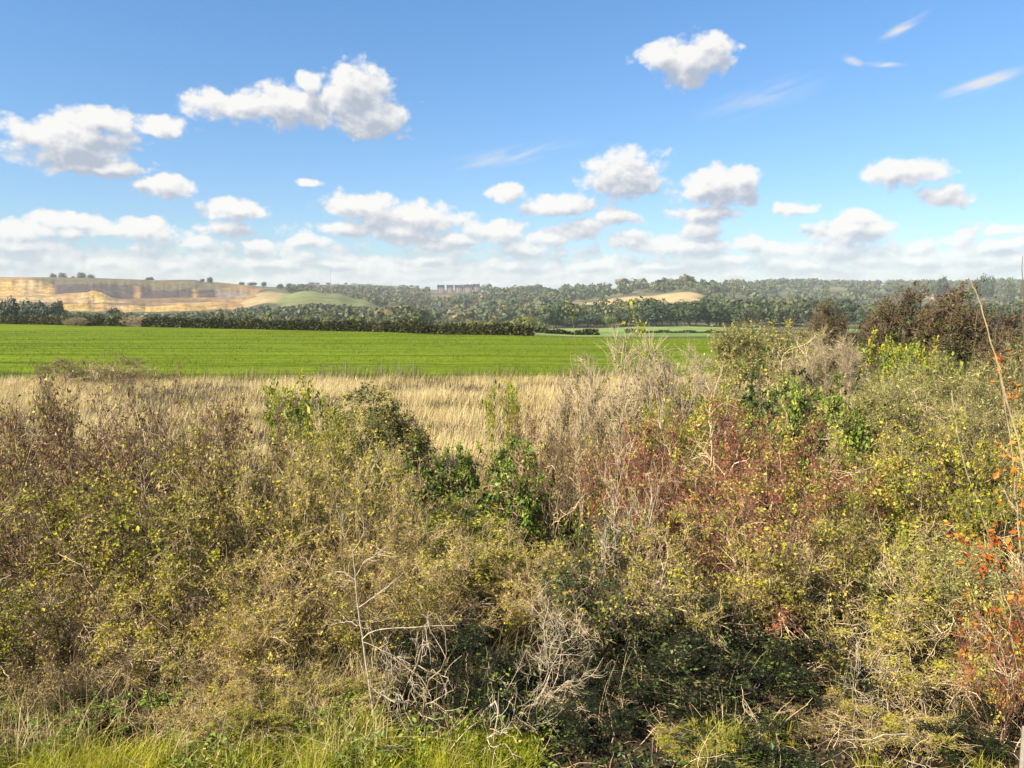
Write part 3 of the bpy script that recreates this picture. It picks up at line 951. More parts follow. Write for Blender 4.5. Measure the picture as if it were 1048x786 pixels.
def path_tube(pts, r0, r1, sides=5, sub=5, rng=None, wob=0.0):
    p = np.array(pts, float)
    t = np.linspace(0, len(p) - 1, (len(p) - 1) * sub + 1)
    # Catmull-Rom through the points
    pe = np.vstack([2 * p[0] - p[1], p, 2 * p[-1] - p[-2]])
    i = np.minimum(t.astype(int), len(p) - 2)
    f = (t - i)[:, None]
    a, b, c, d = pe[i], pe[i + 1], pe[i + 2], pe[i + 3]
    q = .5 * (2 * b + (c - a) * f + (2 * a - 5 * b + 4 * c - d) * f ** 2 + (3 * b - a - 3 * c + d) * f ** 3)
    if rng is not None:
        q = q + rng.normal(0, wob, q.shape)
    return q, tubes(q[None], np.array([r0]), np.array([r1]), sides)


def cane(name, pts, D, r0, r1, label, bark, leaf=None, n=0, t0=.3, t1=1, size=.05, side=0, seed=0, cat='briar'):
    rng = np.random.default_rng(900 + seed)
    P = [at(px, py, D + dd) for px, py, dd in pts]
    x, y = P[0][0], P[0][1]
    P[0] = (x, y, gz(x, y) - .05)
    base = np.array(P[0])
    q, (V, F) = path_tube(np.array(P) - base, r0, r1, rng=rng, wob=.004)
    bag = Bag()
    bag.add(V, F)
    K = len(q)
    lines = q[None]
    if side:
        p, d, t = kids(q[None], side, t0, 1, .7, rng)
        S = grow(p, d, rng.uniform(.15, .5, len(p)), 4, .2, .05, rng)
        V, F = tubes(S, np.full(len(S), r0 * .45), np.full(len(S), r0 * .2), 3)
        bag.add(V, F)
    th = thing(name, tuple(base), label, cat)
    obj('cane', bag.mesh(name + '_cane', B[bark]), th)
    if n:
        src = S if side else lines
        pos, _ = on_lines(src, n, .1 if side else t0, t1, rng)
        pos = pos + rng.normal(0, size * .7, pos.shape)
        V, F = leaf_quads(pos, size, rng, .5, .6)
        obj('foliage', mesh_np(name + '_leaves', V, F, L[leaf], rng.uniform(0, 1, len(F))), th)
    return th


cane('briar_cane', [(1092, 800, 0), (1066, 600, 0), (1046, 470, 0), (1023, 380, 0), (1003, 312, 0), (992, 284, 0)], 6.4, .010, .003,
     'long pale cane leaning left, its tip against the far hills', 'pale', seed=1)
cane('briar_cane', [(1085, 790, .2), (1050, 640, .2), (1024, 580, .1), (1003, 520, 0), (984, 465, 0), (974, 400, 0)], 6.8, .009, .003,
     'bowed cane left of the orange leaves, leaning over the hazel', 'pink', 'yellow', 14, seed=2)
cane('briar_cane', [(1062, 790, 0), (1050, 640, 0), (1041, 520, 0), (1034, 450, 0), (1022, 380, 0)], 6.6, .008, .003,
     'upright briar with clusters of bright orange leaves at the right edge', 'pink', 'orange', 200, .2, 1, .052, 11, seed=3)
cane('briar_cane', [(1075, 790, 0), (1056, 690, 0), (1038, 620, 0), (1015, 575, 0), (1004, 560, 0)], 6.5, .008, .003,
     'short briar with orange leaves low at the right edge', 'red', 'orange', 170, .2, 1, .05, 12, seed=4)
cane('briar_cane', [(1085, 790, .3), (1062, 700, .2), (1036, 650, .1), (1008, 600, 0), (985, 548, 0)], 6.7, .007, .0025,
     'reddish cane fanning left below the orange leaves', 'red', 'orange', 30, .5, 1, .045, 6, seed=5)
cane('briar_cane', [(1068, 790, .5), (1056, 620, .4), (1049, 420, .4), (1047, 330, .4), (1046, 262, .4)], 7.2, .007, .003,
     'dark upright stem crossing the skyline at the right edge', 'brown', seed=6)
cane('hedge_shoot', [(640, 600, 0), (636, 480, 0), (640, 400, 0), (652, 345, 0), (648, 318, 0)], 15, .011, .004,
     'thin shoot with a few yellow leaves above the tall pale bush', 'olive', 'yellow', 46, .7, 1, .08, 6, seed=7, cat='shoot')
cane('hedge_shoot', [(600, 600, 0), (594, 480, 0), (590, 380, 0), (588, 340, 0), (580, 308, 0)], 15.4, .010, .004,
     'thin shoot with leafy tip standing alone against the wood', 'olive', 'yellow', 16, .85, 1, .085, seed=8, cat='shoot')


def sapling():
    D = 8.55
    rng = np.random.default_rng(5)
    x, y, _ = at(384, 740, D)
    base = np.array((x, y, gz(x, y) - .04))
    th = thing('bare_sapling', tuple(base), 'slender white stemmed bare sapling at the bottom left of the centre', 'sapling')
    L3 = lambda pts, dd=0: [np.array(at(px, py, D + dd * k)) - base for k, (px, py) in enumerate(pts)]
    main = L3([(384, 738), (379, 705), (375, 680), (371, 650), (366, 620), (364, 592), (361, 562)])
    main[0] = np.array((0, 0, 0.))
    bag = Bag()
    q, (V, F) = path_tube(main, .016, .006, 6, rng=rng, wob=.003)
    bag.add(V, F)
    obj('trunk', bag.mesh('sapling_trunk', B['white']), th)
    bag = Bag()
    for pts, dd, r in [([(371, 654), (384, 645), (420, 642), (464, 640)], -.03, .009), ([(367, 622), (384, 610), (403, 596)], .04, .007),
                       ([(372, 657), (396, 668), (420, 680)], -.05, .006), ([(366, 640), (355, 636), (338, 640)], .03, .006),
                       ([(364, 594), (352, 586), (340, 584)], .03, .006), ([(364, 590), (374, 575), (392, 566)], -.03, .006),
                       ([(361, 566), (352, 548), (350, 530)], .02, .005), ([(361, 566), (372, 545), (370, 524)], -.02, .005)]:
        q, (V, F) = path_tube(L3(pts, dd), r, .003, 4, rng=rng, wob=.004)
        bag.add(V, F)
        p, d, t = kids(q[None], 7, .3, 1, .7, rng)
        Sx = grow(p, d, rng.uniform(.08, .25, len(p)), 3, .25, .08, rng)
        V, F = tubes(Sx, np.full(len(Sx), .003), np.full(len(Sx), .0015), 3)
        bag.add(V, F)
    obj('branches', bag.mesh('sapling_branches', B['white']), th)


sapling()


def box(bag, c, s, tint=.5):
    c, s = np.array(c, float), np.array(s, float) / 2
    v = np.array([[x, y, z] for x in (-1, 1) for y in (-1, 1) for z in (-1, 1)]) * s + c
    f = np.array([[0, 1, 3, 2], [4, 6, 7, 5], [0, 4, 5, 1], [2, 3, 7, 6], [0, 2, 6, 4], [1, 5, 7, 3]])
    bag.add(v, f, np.full(6, tint))


px_, py_, _ = at(1050.5, 750, 5.6)
zz = gz(px_, py_)
top_ = at(1050.5, 745, 5.6)[2]
bag = Bag()
V, F = tubes(np.array([[[0, 0, -.2], [.004, 0, .4], [0, .004, top_ - zz - .02], [0, .004, top_ - zz]]]), np.array([.034]), np.array([.03]), 8)
bag.add(V, F)
V, F = tubes(np.array([[[0, .004, top_ - zz - .001], [0, .004, top_ - zz + .012]]]), np.array([.03]), np.array([.002]), 8)
bag.add(V, F)
o = obj('post', bag.mesh('post', M_POST))
o.location = (px_, py_, zz)
tag(o, 'grey weathered round post cut by the bottom right corner', 'post')

# field edge fence: posts and wire, one thing
fence = thing('field_fence', (-12, 47.0, gz(-12, 47.0)), 'old post and wire fence between dry grass and green field', 'fence')
wires = Bag()
prev = None
FP = [(331, 47.3), (354, 47.5), (391, 47.7), (409, 47.8), (424, 47.9)]
for i_, (px0, D0) in enumerate(FP):
    x = at(px0, 380, D0)[0]
    z = gz(x, D0)
    hgt = .95 + .15 * math.sin(i_ * 2.3)
    bag = Bag()
    V, F = tubes(np.array([[[0, 0, -.1], [0, 0, hgt * .6], [.03 * math.sin(i_), 0, hgt]]]), np.array([.035]), np.array([.03]), 6)
    bag.add(V, F, np.full(len(F), .2))
    p = obj('post', bag.mesh('fence_post', M_POST), fence)
    p.location = (x + 12, D0 - 47.0, z - gz(-12, 47.0))
    cur = np.array((x + 12, D0 - 47.0, z - gz(-12, 47.0)))
    if prev is not None:
        for hh in (.45, .85):
            a_, b_ = prev + np.array((0, 0, hh)), cur + np.array((0, 0, hh))
            V, F = tubes(np.array([[a_, (a_ + b_) / 2 - np.array((0, 0, .04)), b_]]), np.array([.005]), np.array([.005]), 3)
            wires.add(V, F)
    prev = cur
obj('wire', wires.mesh('fence_wire', M_WIRE), fence)

# ------------------------------------------------------------------ hedges


HEDGES = []


def hedge(name, line, h, w, n, label, leaf='hedge', size=.3, seed=0, topvar=.35):
    rng = np.random.default_rng(seed + 500)
    line = np.array(line, float)
    seg = np.hypot(*np.diff(line, axis=0).T)
    cum = np.concatenate([[0], np.cumsum(seg)])
    t = rng.uniform(0, cum[-1], n)
    x = np.interp(t, cum, line[:, 0])
    y = np.interp(t, cum, line[:, 1])
    a = rng.uniform(-.15, np.pi + .15, n)
    k = rng.uniform(.75, 1.05, n)
    hh = h * (1 + topvar * (fbm(t / 3, t * 0 + seed, 3) - .5) * 2)
    oy, oz = np.cos(a) * w * .5 * k, np.maximum(np.sin(a) * hh * .55 * k + hh * .45, 0)
    low = rng.uniform(0, 1, n) < .4
    oy = np.where(low, np.sign(np.cos(a)) * w * .48 * k, oy)
    oz = np.where(low, rng.uniform(0, .6, n) * hh, oz)
    base = np.array((x.mean(), y.mean(), gz(x.mean(), y.mean())))
    P = np.stack([x, y + oy, ground_z(x, y) + oz], 1) - base
    V, F = leaf_quads(P, size, rng, .6, .8)
    th = thing(name, tuple(base), label, 'hedge')
    HEDGES.append(th)
    tn = np.clip(rng.normal(.5, .2, n) + (fbm(t / 5, t * 0, 7 + seed) - .5) * .9, 0, 1)
    obj('foliage', mesh_np(name + '_foliage', V, F, L[leaf], tn), th)
    m = int(cum[-1] / .45)
    t = np.linspace(0, cum[-1], m)
    x = np.interp(t, cum, line[:, 0]) + rng.normal(0, .1, m)
    y = np.interp(t, cum, line[:, 1]) + rng.normal(0, .25, m)
    p = np.stack([x, y, ground_z(x, y) - .05], 1) - base
    Sx = grow(p, np.tile([[0, 0, 1.]], (m, 1)), np.full(m, h * .85), 3, .15, .1, rng)
    V, F = tubes(Sx, np.full(m, .05), np.full(m, .02), 4)
    tag(obj('stems', mesh_np(name + '_stems', V, F, B['brown'], np.full(len(F), .3)), th), kind='stuff')


def hl(px):
    """point of the far field edge seen at photo column px"""
    xs = np.linspace(-200, 130, 1500)
    ys = hedge_line(xs)
    pp = 524 + xs / ys * FPX
    x = float(np.interp(px, pp, xs))
    return x, float(hedge_line(x)) + .8


hedge('field_hedge', [hl(p) for p in (-90, -20, 60, 126)], 1.55, 1.8, 22000, 'dark trimmed hedge at the far left end of the green field', seed=1)
hedge('field_hedge', [hl(p) for p in (146, 250, 350, 450, 545)], 1.55, 1.8, 42000, 'long dark hedge along the far edge of the green field', seed=2)
hedge('field_hedge', [(at(p, 341, 185)[0], 185) for p in (640, 700, 750, 800)], .8, 1.2, 5000, 'low dark hedge line in the pale pasture beyond the field', seed=3, topvar=.7)
hedge('field_hedge', [(at(p, 341, 128)[0], 128) for p in (548, 580, 612)], .6, 1.2, 2500, 'low broken hedge where the green field meets the pale pasture', seed=4, topvar=.9)

# ------------------------------------------------------------------ far trees


def crown_np(seed, h, w, nq, q, lumps=8, low=.18):
    rng = np.random.default_rng(seed)
    C = np.empty((lumps, 3))
    a = rng.uniform(0, 6.28, lumps)
    rr = np.sqrt(rng.uniform(0, 1, lumps)) * w * .3
    C[:, 0], C[:, 1] = rr * np.cos(a), rr * np.sin(a)
    C[:, 2] = h * (low + .2 + rng.uniform(0, .42, lumps) * (1 - rr / w))
    rad = w * rng.uniform(.2, .33, lumps)
    i = rng.integers(0, lumps, nq)
    d = norm(rng.normal(0, 1, (nq, 3)))
    P = C[i] + d * (rad[i] * rng.uniform(.72, 1.08, nq))[:, None] * np.array([1, 1, .85])
    P[:, 2] = np.maximum(P[:, 2], h * .06)
    nn = norm(d + rng.normal(0, .26, (nq, 3)))
    t1 = norm(np.cross(nn, rng.normal(0, 1, (nq, 3))))
    t2 = np.cross(nn, t1)
    s = (q * rng.uniform(.5, 1.1, nq))[:, None]
    V = np.stack([P - t1 * s, P - t2 * s * .8, P + t1 * s, P + t2 * s * .8], 1).reshape(-1, 3)
    z = V[:, 2].max()
    V[:, 2] *= h / z
    tn = np.clip(rng.normal(0, .05, nq) + rng.uniform(-.09, .09, lumps)[i], -.4, .4)
    return V, np.arange(nq * 4).reshape(nq, 4), tn


TREE = {}
for i_, (k_, lf) in enumerate([('olive', 'wood'), ('dark', 'wooddark'), ('pale', 'woodpale')]):
    for v_ in range(3):
        V, F, tn = crown_np(40 + i_ * 5 + v_, 10, 9 + v_, 1500, .42, 10 + v_)
        cm = mesh_np('crown_' + k_, V, F, L[lf], np.clip(tn + .5, 0, 1))
        rg = np.random.default_rng(i_ * 7 + v_)
        bag = Bag()
        T0 = grow(np.zeros((1, 3)) - np.array([0, 0, .3]), np.array([[0, 0, 1.]]), np.array([7.]), 6, .06, .05, rg)
        Vt, Ft = tubes(T0, np.array([.3]), np.array([.1]), 6)
        bag.add(Vt, Ft, np.full(len(Ft), .3))
        p, d, t = kids(T0, 9, .3, .95, .8, rg)
        T1 = grow(p, d, rg.uniform(2, 4, len(p)), 4, .12, .1, rg)
        Vt, Ft = tubes(T1, np.full(len(T1), .12), np.full(len(T1), .03), 4)
        bag.add(Vt, Ft, np.full(len(Ft), .3))
        TREE[k_, v_] = (cm, bag.mesh('trunk', B['brown']))


def tree(kind, px, ptop, D, wpx, label, group=None, name='broadleaf_tree', zb=None):
    x = at(px, ptop, D)[0]
    z = gz(x, D) - .2
    hh = max(at(px, ptop, D)[2] - z, 2.0)
    v = random.randrange(3)
    sx = wpx * D / FPX / 9.5
    t = thing(name, (x, D, z), label, 'tree', group, random.uniform(0, 6.28), (sx, sx, hh / 10))
    obj('crown', TREE[kind, v][0], t)
    obj('trunk', TREE[kind, v][1], t)
    return t


# dark trees in front of the quarry, far left
for px0, pt in [(-25, 303), (-8, 304), (8, 302), (22, 305), (36, 307), (48, 311), (58, 314)]:
    tree('dark', px0, pt, random.uniform(290, 340), 24, 'dark grey green tree below the yellow quarry face', 'dark trees in front of the quarry')
# shrubs behind the long hedge
for k_ in range(34):
    px0 = 60 + k_ * 10.3 + random.uniform(-4, 4)
    pt = np.interp(px0, [60, 150, 200, 260, 330, 400], [316, 318, 317, 316, 318, 320]) + random.uniform(-2.5, 3.5)
    tree(random.choice(['olive', 'olive', 'olive', 'pale']), px0, pt + 3, random.uniform(240, 330), random.uniform(12, 20),
         'small rounded tree rising behind the long dark hedge', 'trees behind the long hedge')
tree('dark', 58, 305, 330, 14, 'small dark tree at the right end of the dark clump', None)
tree('dark', 117, 313, 300, 15, 'bushy dark tree poking above the hedge in front of the quarry floor', None)
for px0, pt, w_ in [(400, 320, 22), (418, 316, 30), (436, 322, 20), (452, 326, 22), (470, 327, 24), (488, 328, 22)]:
    tree('olive', px0, pt, random.uniform(260, 330), w_, 'olive tree in the valley behind the middle of the hedge', 'valley trees behind the hedge')
tree('dark', 424, 315, 300, 32, 'wide dark tree at the foot of the grassy hill', None)
for px0, pt, w_, D_ in [(487, 327, 20, 235), (503, 326, 22, 230), (520, 327, 20, 225), (537, 322, 26, 230), (552, 328, 18, 240)]:
    tree('pale', px0, pt, D_, w_, 'pale round tree at the right end of the long hedge', 'pale round trees at the end of the hedge')
tree('pale', 536, 323, 212, 27, 'largest pale round tree where the long hedge ends', None)
for k_ in range(30):
    px0 = 556 + k_ * 7.2 + random.uniform(-3, 3)
    pt = np.interp(px0, [556, 600, 640, 680, 720, 770], [325, 321, 316, 310, 307, 312]) + random.uniform(-3, 4)
    tree(random.choice(['dark', 'dark', 'olive']), px0, pt, random.uniform(432, 470), random.uniform(20, 32),
         'dark tree on the edge of the wood beyond the pale pasture', 'dark trees along the wood edge')
tree('pale', 625, 321, 420, 13, 'small tan tree in front of the dark wood edge', None)
for px0, pt, w_ in [(672, 309, 40), (706, 306, 44), (738, 308, 46), (760, 314, 36)]:
    tree('dark', px0, pt, 428, w_, 'big dark round tree standing over the pale pasture', 'big round trees over the pasture')
# skyline trees
for px0, pt, w_, lab in [(-6, 278, 10, None), (55, 279, 9, None), (65, 278, 10, None), (83, 278, 9, 'darkest round tree on the skyline above the quarry'), (76, 282, 7, None),
                         (93, 280, 7, None), (153, 283, 10, None), (207, 285, 5, None), (214, 283, 8, None), (248, 288.5, 8, None), (258, 288.5, 9, None), (270, 288, 5, None),
                         (287, 290, 8, None), (295, 289.5, 7, None), (308, 290, 7, None)]:
    tree('dark', px0, pt, random.uniform(1330, 1390) if px0 < 240 else 1420, w_, lab or 'small dark tree on the skyline above the quarry', None if lab else 'skyline trees above the quarry')
for px0, pt, w_ in [(318, 288.5, 8), (325, 289, 6), (336, 289, 6), (354, 289, 4), (362, 290, 6), (378, 290.5, 8), (412, 291.5, 8), (420, 291.5, 7), (427, 292, 4)]:
    tree('dark', px0, pt, 2390, w_, 'tiny dark tree on the far pasture ridge', 'trees on the far pasture ridge')
for px0, pt, w_, k_ in [(965, 281, 15, 'dark'), (952, 285, 12, 'olive'), (1010, 279, 17, 'dark'), (998, 284, 12, 'dark'), (1034, 282, 11, 'olive'), (1048, 284, 10, 'olive'),
                        (984, 284, 7, 'pale'), (938, 286, 10, 'olive'), (918, 288, 9, 'olive')]:
    tree(k_, px0, pt, random.uniform(1150, 1250), w_, 'tree on the skyline above the dark brown trees', 'skyline trees on the right')

# woods that read as one mass
WOODQ = [crown_np(200 + i, 10, 10, 70, 1.5, 5, .1) for i in range(8)]
WOODF = [crown_np(220 + i, 10, 10, 150, .85, 7, .1) for i in range(6)]


def wood(name, label, n, p0, p1, d0, d1, hr, wr, leaf, proto, seed, keepf, tintb=(.2, .8)):
    rng = np.random.default_rng(seed)
    D = np.sqrt(rng.uniform(d0 * d0, d1 * d1, n))
    px = rng.uniform(p0, p1, n)
    x = (px - 524) / (FPX * math.cos(TH)) * D
    kp = keepf(px, D, x, rng)
    px, D, x = px[kp], D[kp], x[kp]
    z = ground_z(x, D)
    big = fbm(x / 70, D / 70, seed)
    hh = rng.uniform(*hr, len(x)) * (.6 + .8 * big)
    ww = hh * rng.uniform(*wr, len(x))
    yaw = rng.uniform(0, 6.28, len(x))
    tb = rng.uniform(*tintb, len(x)) + (big - .5) * .6
    bag = Bag()
    pk = rng.integers(0, len(proto), len(x))
    for k in range(len(proto)):
        V0, F0, t0 = proto[k]
        m = np.where(pk == k)[0]
        if not len(m):
            continue
        c, s_ = np.cos(yaw[m])[:, None], np.sin(yaw[m])[:, None]
        vx = (V0[None, :, 0] * c - V0[None, :, 1] * s_) * ww[m, None] / 10 + x[m, None]
        vy = (V0[None, :, 0] * s_ + V0[None, :, 1] * c) * ww[m, None] / 10 + D[m, None]
        vz = V0[None, :, 2] * hh[m, None] / 10 + z[m, None] - .3
        V = np.stack([vx, vy, vz], -1).reshape(-1, 3)
        F = (F0[None] + (np.arange(len(m)) * len(V0))[:, None, None]).reshape(-1, 4)
        bag.add(V, F, np.clip(tb[m, None] + t0[None], 0, 1).ravel())
    o = obj(name, bag.mesh(name, L[leaf]))
    tag(o, label, 'woodland', kind='stuff')


def open_land(px, D):
    """fields and bare slopes that carry no trees"""
    e = (px > 585) & (px < 715) & (D > 720) & (D < 1140)
    e |= (px > 470) & (px < 770) & (fbm(px / 30, D / 120, 72) > .60) & (D > 880)
    e |= (px > 770) & (px < 1100) & (fbm(px / 45, D / 160, 71) > .56) & (D > 700)
    e |= (px > 732) & (px < 792) & (D > 885) & (D < 1010)
    e |= (px > 318) & (px < 445) & (D > 1790)
    e |= (px > 240) & (px < 405 - (985 - D) * .02) & (D > 690) & (D < 1150) & (px < np.interp(D, [690, 800, 985, 1150], [400, 402, 395, 340]))
    e |= (px > 938) & (px < 1003) & (D > 1400) & (D < 1640)
    e |= (px > 440) & (px < 498) & (D > 1420) & (D < 1800)
    return e


wood('near_woodland', 'dark wood across the valley below the stubble slope', 1100, 560, 1150, 445, 860, (9, 17), (.9, 1.3), 'wood', WOODF, 31,
     lambda px, D, x, r: ~open_land(px, D) & (fbm(x / 60, D / 60, 61) > .3 + .08 * (px > 780)))
wood('far_woodland', 'grey green woods covering the far ridge', 5200, 470, 1250, 840, 2350, (8, 18), (.9, 1.4), 'wood', WOODQ, 32,
     lambda px, D, x, r: ~open_land(px, D) & (fbm(x / 90, D / 110, 62) > .36 + .07 * (px > 760)) & (D < np.interp(px, [470, 560, 650, 720, 760, 800], [2000, 1750, 1500, 1500, 1900, 2350])))
wood('valley_scrub', 'brownish scrub and small trees on the slope below the houses', 2300, 300, 560, 520, 1780, (4, 13), (.9, 1.5), 'wood', WOODQ, 33,
     lambda px, D, x, r: ~open_land(px, D) & (fbm(x / 70, D / 90, 63) > .4), (.3, 1.0))
wood('heath_scrub', 'purple brown heath scrub on the slope below the far pasture', 1500, 325, 520, 1120, 1780, (2, 4.5), (1.2, 2), 'heath', WOODQ, 34,
     lambda px, D, x, r: ~open_land(px, D))
wood('hill_foot_scrub', 'grey scrub at the foot of the quarry hill', 900, -60, 420, 480, 760, (4, 8), (1, 1.6), 'wood', WOODQ, 35,
     lambda px, D, x, r: (fbm(x / 40, D / 60, 64) > .3) & ((px > 225) | (D < 600)), (.2, .9))

# ------------------------------------------------------------------ quarry: benches cut in a hillside
QP = np.arange(-260, 300, 1.6)


def qk(*kv):
    return np.interp(QP, kv[0::2], kv[1::2])


nzq = lambda s_, a: (fbm(QP / s_, QP * 0 + s_, int(s_ * 3)) - .5) * 2 * a
fade = 1 - smooth(255, 288, QP)
QL = [   # (row, distance) of each edge, foot to skyline
    (qk(-260, 322, 300, 321) + 0 * QP, 860 + 0 * QP),
    (qk(-260, 318, 60, 318, 130, 319.5, 240, 317, 300, 317) + nzq(14, .6), 900 + nzq(17, 8)),
    (qk(-260, 312, 68, 312, 90, 310.5, 160, 313.5, 190, 311, 240, 312, 300, 313) + nzq(11, 1.0), 925 + nzq(17, 8)),
    (qk(-260, 309, 60, 309.5, 160, 310, 240, 309, 300, 309) + nzq(13, .6), 1010 + nzq(17, 8)),
    (qk(-260, 304, 58, 304, 78, 302, 92, 299.5, 101, 297, 109, 299, 126, 307.5, 160, 307.5, 200, 305.5, 240, 306, 262, 303, 300, 303) + nzq(12, .8), 1035 + nzq(21, 10)),
    (qk(-260, 303, 58, 302.5, 75, 300, 92, 298.9, 112, 302.5, 130, 306, 165, 305, 222, 304.5, 245, 306, 262, 302, 300, 301) + nzq(10, .4), 1120 + nzq(23, 12)),
    (qk(-260, 286.5, 20, 287, 50, 288, 57, 289, 63, 291.5, 110, 290.5, 150, 293, 160, 296.5, 200, 297, 222, 296.5, 240, 298, 258, 299, 264, 299, 300, 298) + nzq(8, 1.2), 1175 + nzq(19, 14)),
    (qk(-260, 283, 60, 284, 110, 285, 168, 287, 176, 286.6, 205, 286.6, 213, 289, 240, 291, 262, 293, 300, 296), 1330 + 0 * QP),
    (qk(-260, 287, 300, 298), 1400 + 0 * QP),
]


def tint3(*kv):
    k = kv[0::2]
    c = np.array(kv[1::2])
    return np.stack([np.interp(QP, k, c[:, j]) for j in range(3)], 1)


SCRUB, YEL, DIRT, TAN, PALE, GREY, HEA = (.09, .10, .045), (.43, .28, .085), (.21, .135, .075), (.35, .215, .09), (.43, .30, .15), (.085, .062, .055), (.16, .13, .065)
QC = [tint3(-260, SCRUB, 300, SCRUB),
      tint3(-260, DIRT, 60, DIRT, 70, YEL, 95, YEL, 110, TAN, 125, PALE, 150, YEL, 210, YEL, 240, TAN, 300, TAN),
      tint3(-260, TAN, 60, DIRT, 150, DIRT, 200, PALE, 240, TAN, 300, TAN),
      tint3(-260, YEL, 55, PALE, 75, TAN, 90, PALE, 104, YEL, 126, PALE, 140, DIRT, 200, DIRT, 230, TAN, 300, TAN),
      tint3(-260, TAN, 60, TAN, 120, TAN, 135, DIRT, 215, TAN, 300, TAN),
      tint3(-260, YEL, 20, YEL, 40, PALE, 56, YEL, 61, TAN, 64, GREY, 140, GREY, 146, TAN, 150, GREY, 200, GREY, 204, TAN, 208, GREY, 222, GREY, 228, (.24, .19, .14), 256, (.24, .19, .14), 264, YEL, 285, TAN, 300, TAN),
      tint3(-260, YEL, 30, TAN, 52, HEA, 60, HEA, 150, HEA, 220, HEA, 260, TAN, 300, TAN),
      tint3(-260, HEA, 300, HEA)]
V_, F_, C_, off = [], [], [], 0
for k_ in range(len(QL) - 1):
    m = 13 if k_ in (1, 3, 5) else 7
    for r_ in range(m):
        t = r_ / (m - 1)
        py = QL[k_][0] * (1 - t) + QL[k_ + 1][0] * t
        dd = QL[k_][1] * (1 - t) + QL[k_ + 1][1] * t
        if 0 < r_ < m - 1:
            dd = dd + (fbm(QP / 6.0, QP * 0 + t * 9 + k_ * 9, 81) - .5) * (1.5 if k_ == 5 else 3)
            py = py + (fbm(QP / 5.0, QP * 0 + t * 6 + k_ * 7, 83) - .5) * .7
        hx = (QP - 524) / (FPX * math.cos(TH)) * dd
        zq = EYE + (HZ - py) / FPX * dd
        zq = zq * fade + (ground_z(hx, dd) - 2.5) * (1 - fade)
        V_.append(np.stack([hx, dd, zq], 1))
        C_.append(QC[k_] * (.42 + .62 * fbm(QP / 13, QP * 0 + t * 9 + k_ * 11, 87))[:, None])
    nq_ = len(QP)
    i = off + np.arange(m - 1)[:, None] * nq_ + np.arange(nq_ - 1)[None]
    F_.append(np.stack([i, i + 1, i + nq_ + 1, i + nq_], -1).reshape(-1, 4))
    off += m * nq_
M_ROCK = cover_mat('quarry_rock', .11, .4, 1.5, 1.0, 3.0, (.8, .8, 3.5))
o = obj('hillside_terrain', mesh_np('quarry', np.concatenate(V_), np.concatenate(F_), M_ROCK, col=np.concatenate(C_)))
tag(o, kind='structure')

# ------------------------------------------------------------------ houses and mast on the ridge
M_WALL = plain_mat('pale_brick', (.19, .145, .13))
M_ROOF = plain_mat('slate_roof', (.025, .025, .035))
M_GLASS = plain_mat('dark_window_glass', (.03, .035, .045), .15)
M_REND = plain_mat('white_render', (.26, .22, .21))
M_BRICK = plain_mat('red_brick', (.20, .11, .09))


def gable(bag, w, d, z0, h, ov=.4):
    v = np.array([[-w / 2 - ov, -d / 2 - ov, z0], [w / 2 + ov, -d / 2 - ov, z0], [w / 2 + ov, d / 2 + ov, z0], [-w / 2 - ov, d / 2 + ov, z0],
                  [-w / 2 - ov, 0, z0 + h], [w / 2 + ov, 0, z0 + h]])
    f = np.array([[0, 1, 5, 4], [2, 3, 4, 5], [3, 0, 4, 4], [1, 2, 5, 5], [0, 3, 2, 1]])
    return v, f


def house(px0, px1, rows_, label, tall=0.0):
    D = 1690.0
    x0, x1 = at(px0, 296, D)[0], at(px1, 296, D)[0]
    w = x1 - x0
    x = (x0 + x1) / 2
    zt = EYE + (HZ - 291.8 + tall) / FPX * D
    zb = EYE + (HZ - 299.8) / FPX * D
    t = thing('town_house', (x, D, zb), label, 'house')
    H = zt - zb
    wh = H * .66
    b = Bag()
    box(b, (0, 0, wh / 2 - 2), (w, 10, wh + 4))
    obj('wall', b.mesh('house_wall', M_WALL), t)
    v, f = gable(None, w, 10, wh, H - wh)
    me = bpy.data.meshes.new('house_roof')
    me.from_pydata(v.tolist(), [], [[i for k, i in enumerate(q) if i not in q[:k]] for q in f.tolist()])
    me.materials.append(M_ROOF)
    rf = obj('roof', me, t)
    for s_ in (-1, 1):
        b = Bag()
        box(b, (s_ * (w / 2 - .9), .6, H + .3), (1.3, 1.0, 2.4))
        obj('chimney', b.mesh('chimney', M_BRICK), rf)
    b = Bag()
    box(b, (0, -5.3, wh * .5), (w * .34, .7, wh * .98))
    obj('bay', b.mesh('house_bay', M_REND), t)
    for r in range(rows_):
        for c in (-.36, 0, .36):
            b = Bag()
            box(b, (c * w, -5.04 if c else -5.69, wh * (r + .55) / rows_), (1.7, .14, wh / rows_ * .55))
            obj('window', b.mesh('house_window', M_GLASS), t)


house(447.8, 454.8, 3, 'leftmost pale town house on the ridge, standing apart')
house(457.2, 463.8, 3, 'second pale town house from the left on the ridge')
house(465.4, 473.0, 3, 'middle town house of the row on the ridge')
house(474.0, 483.0, 3, 'wide town house second from the right on the ridge')
house(484.4, 490.8, 3, 'tallest town house at the right end of the ridge row', .9)

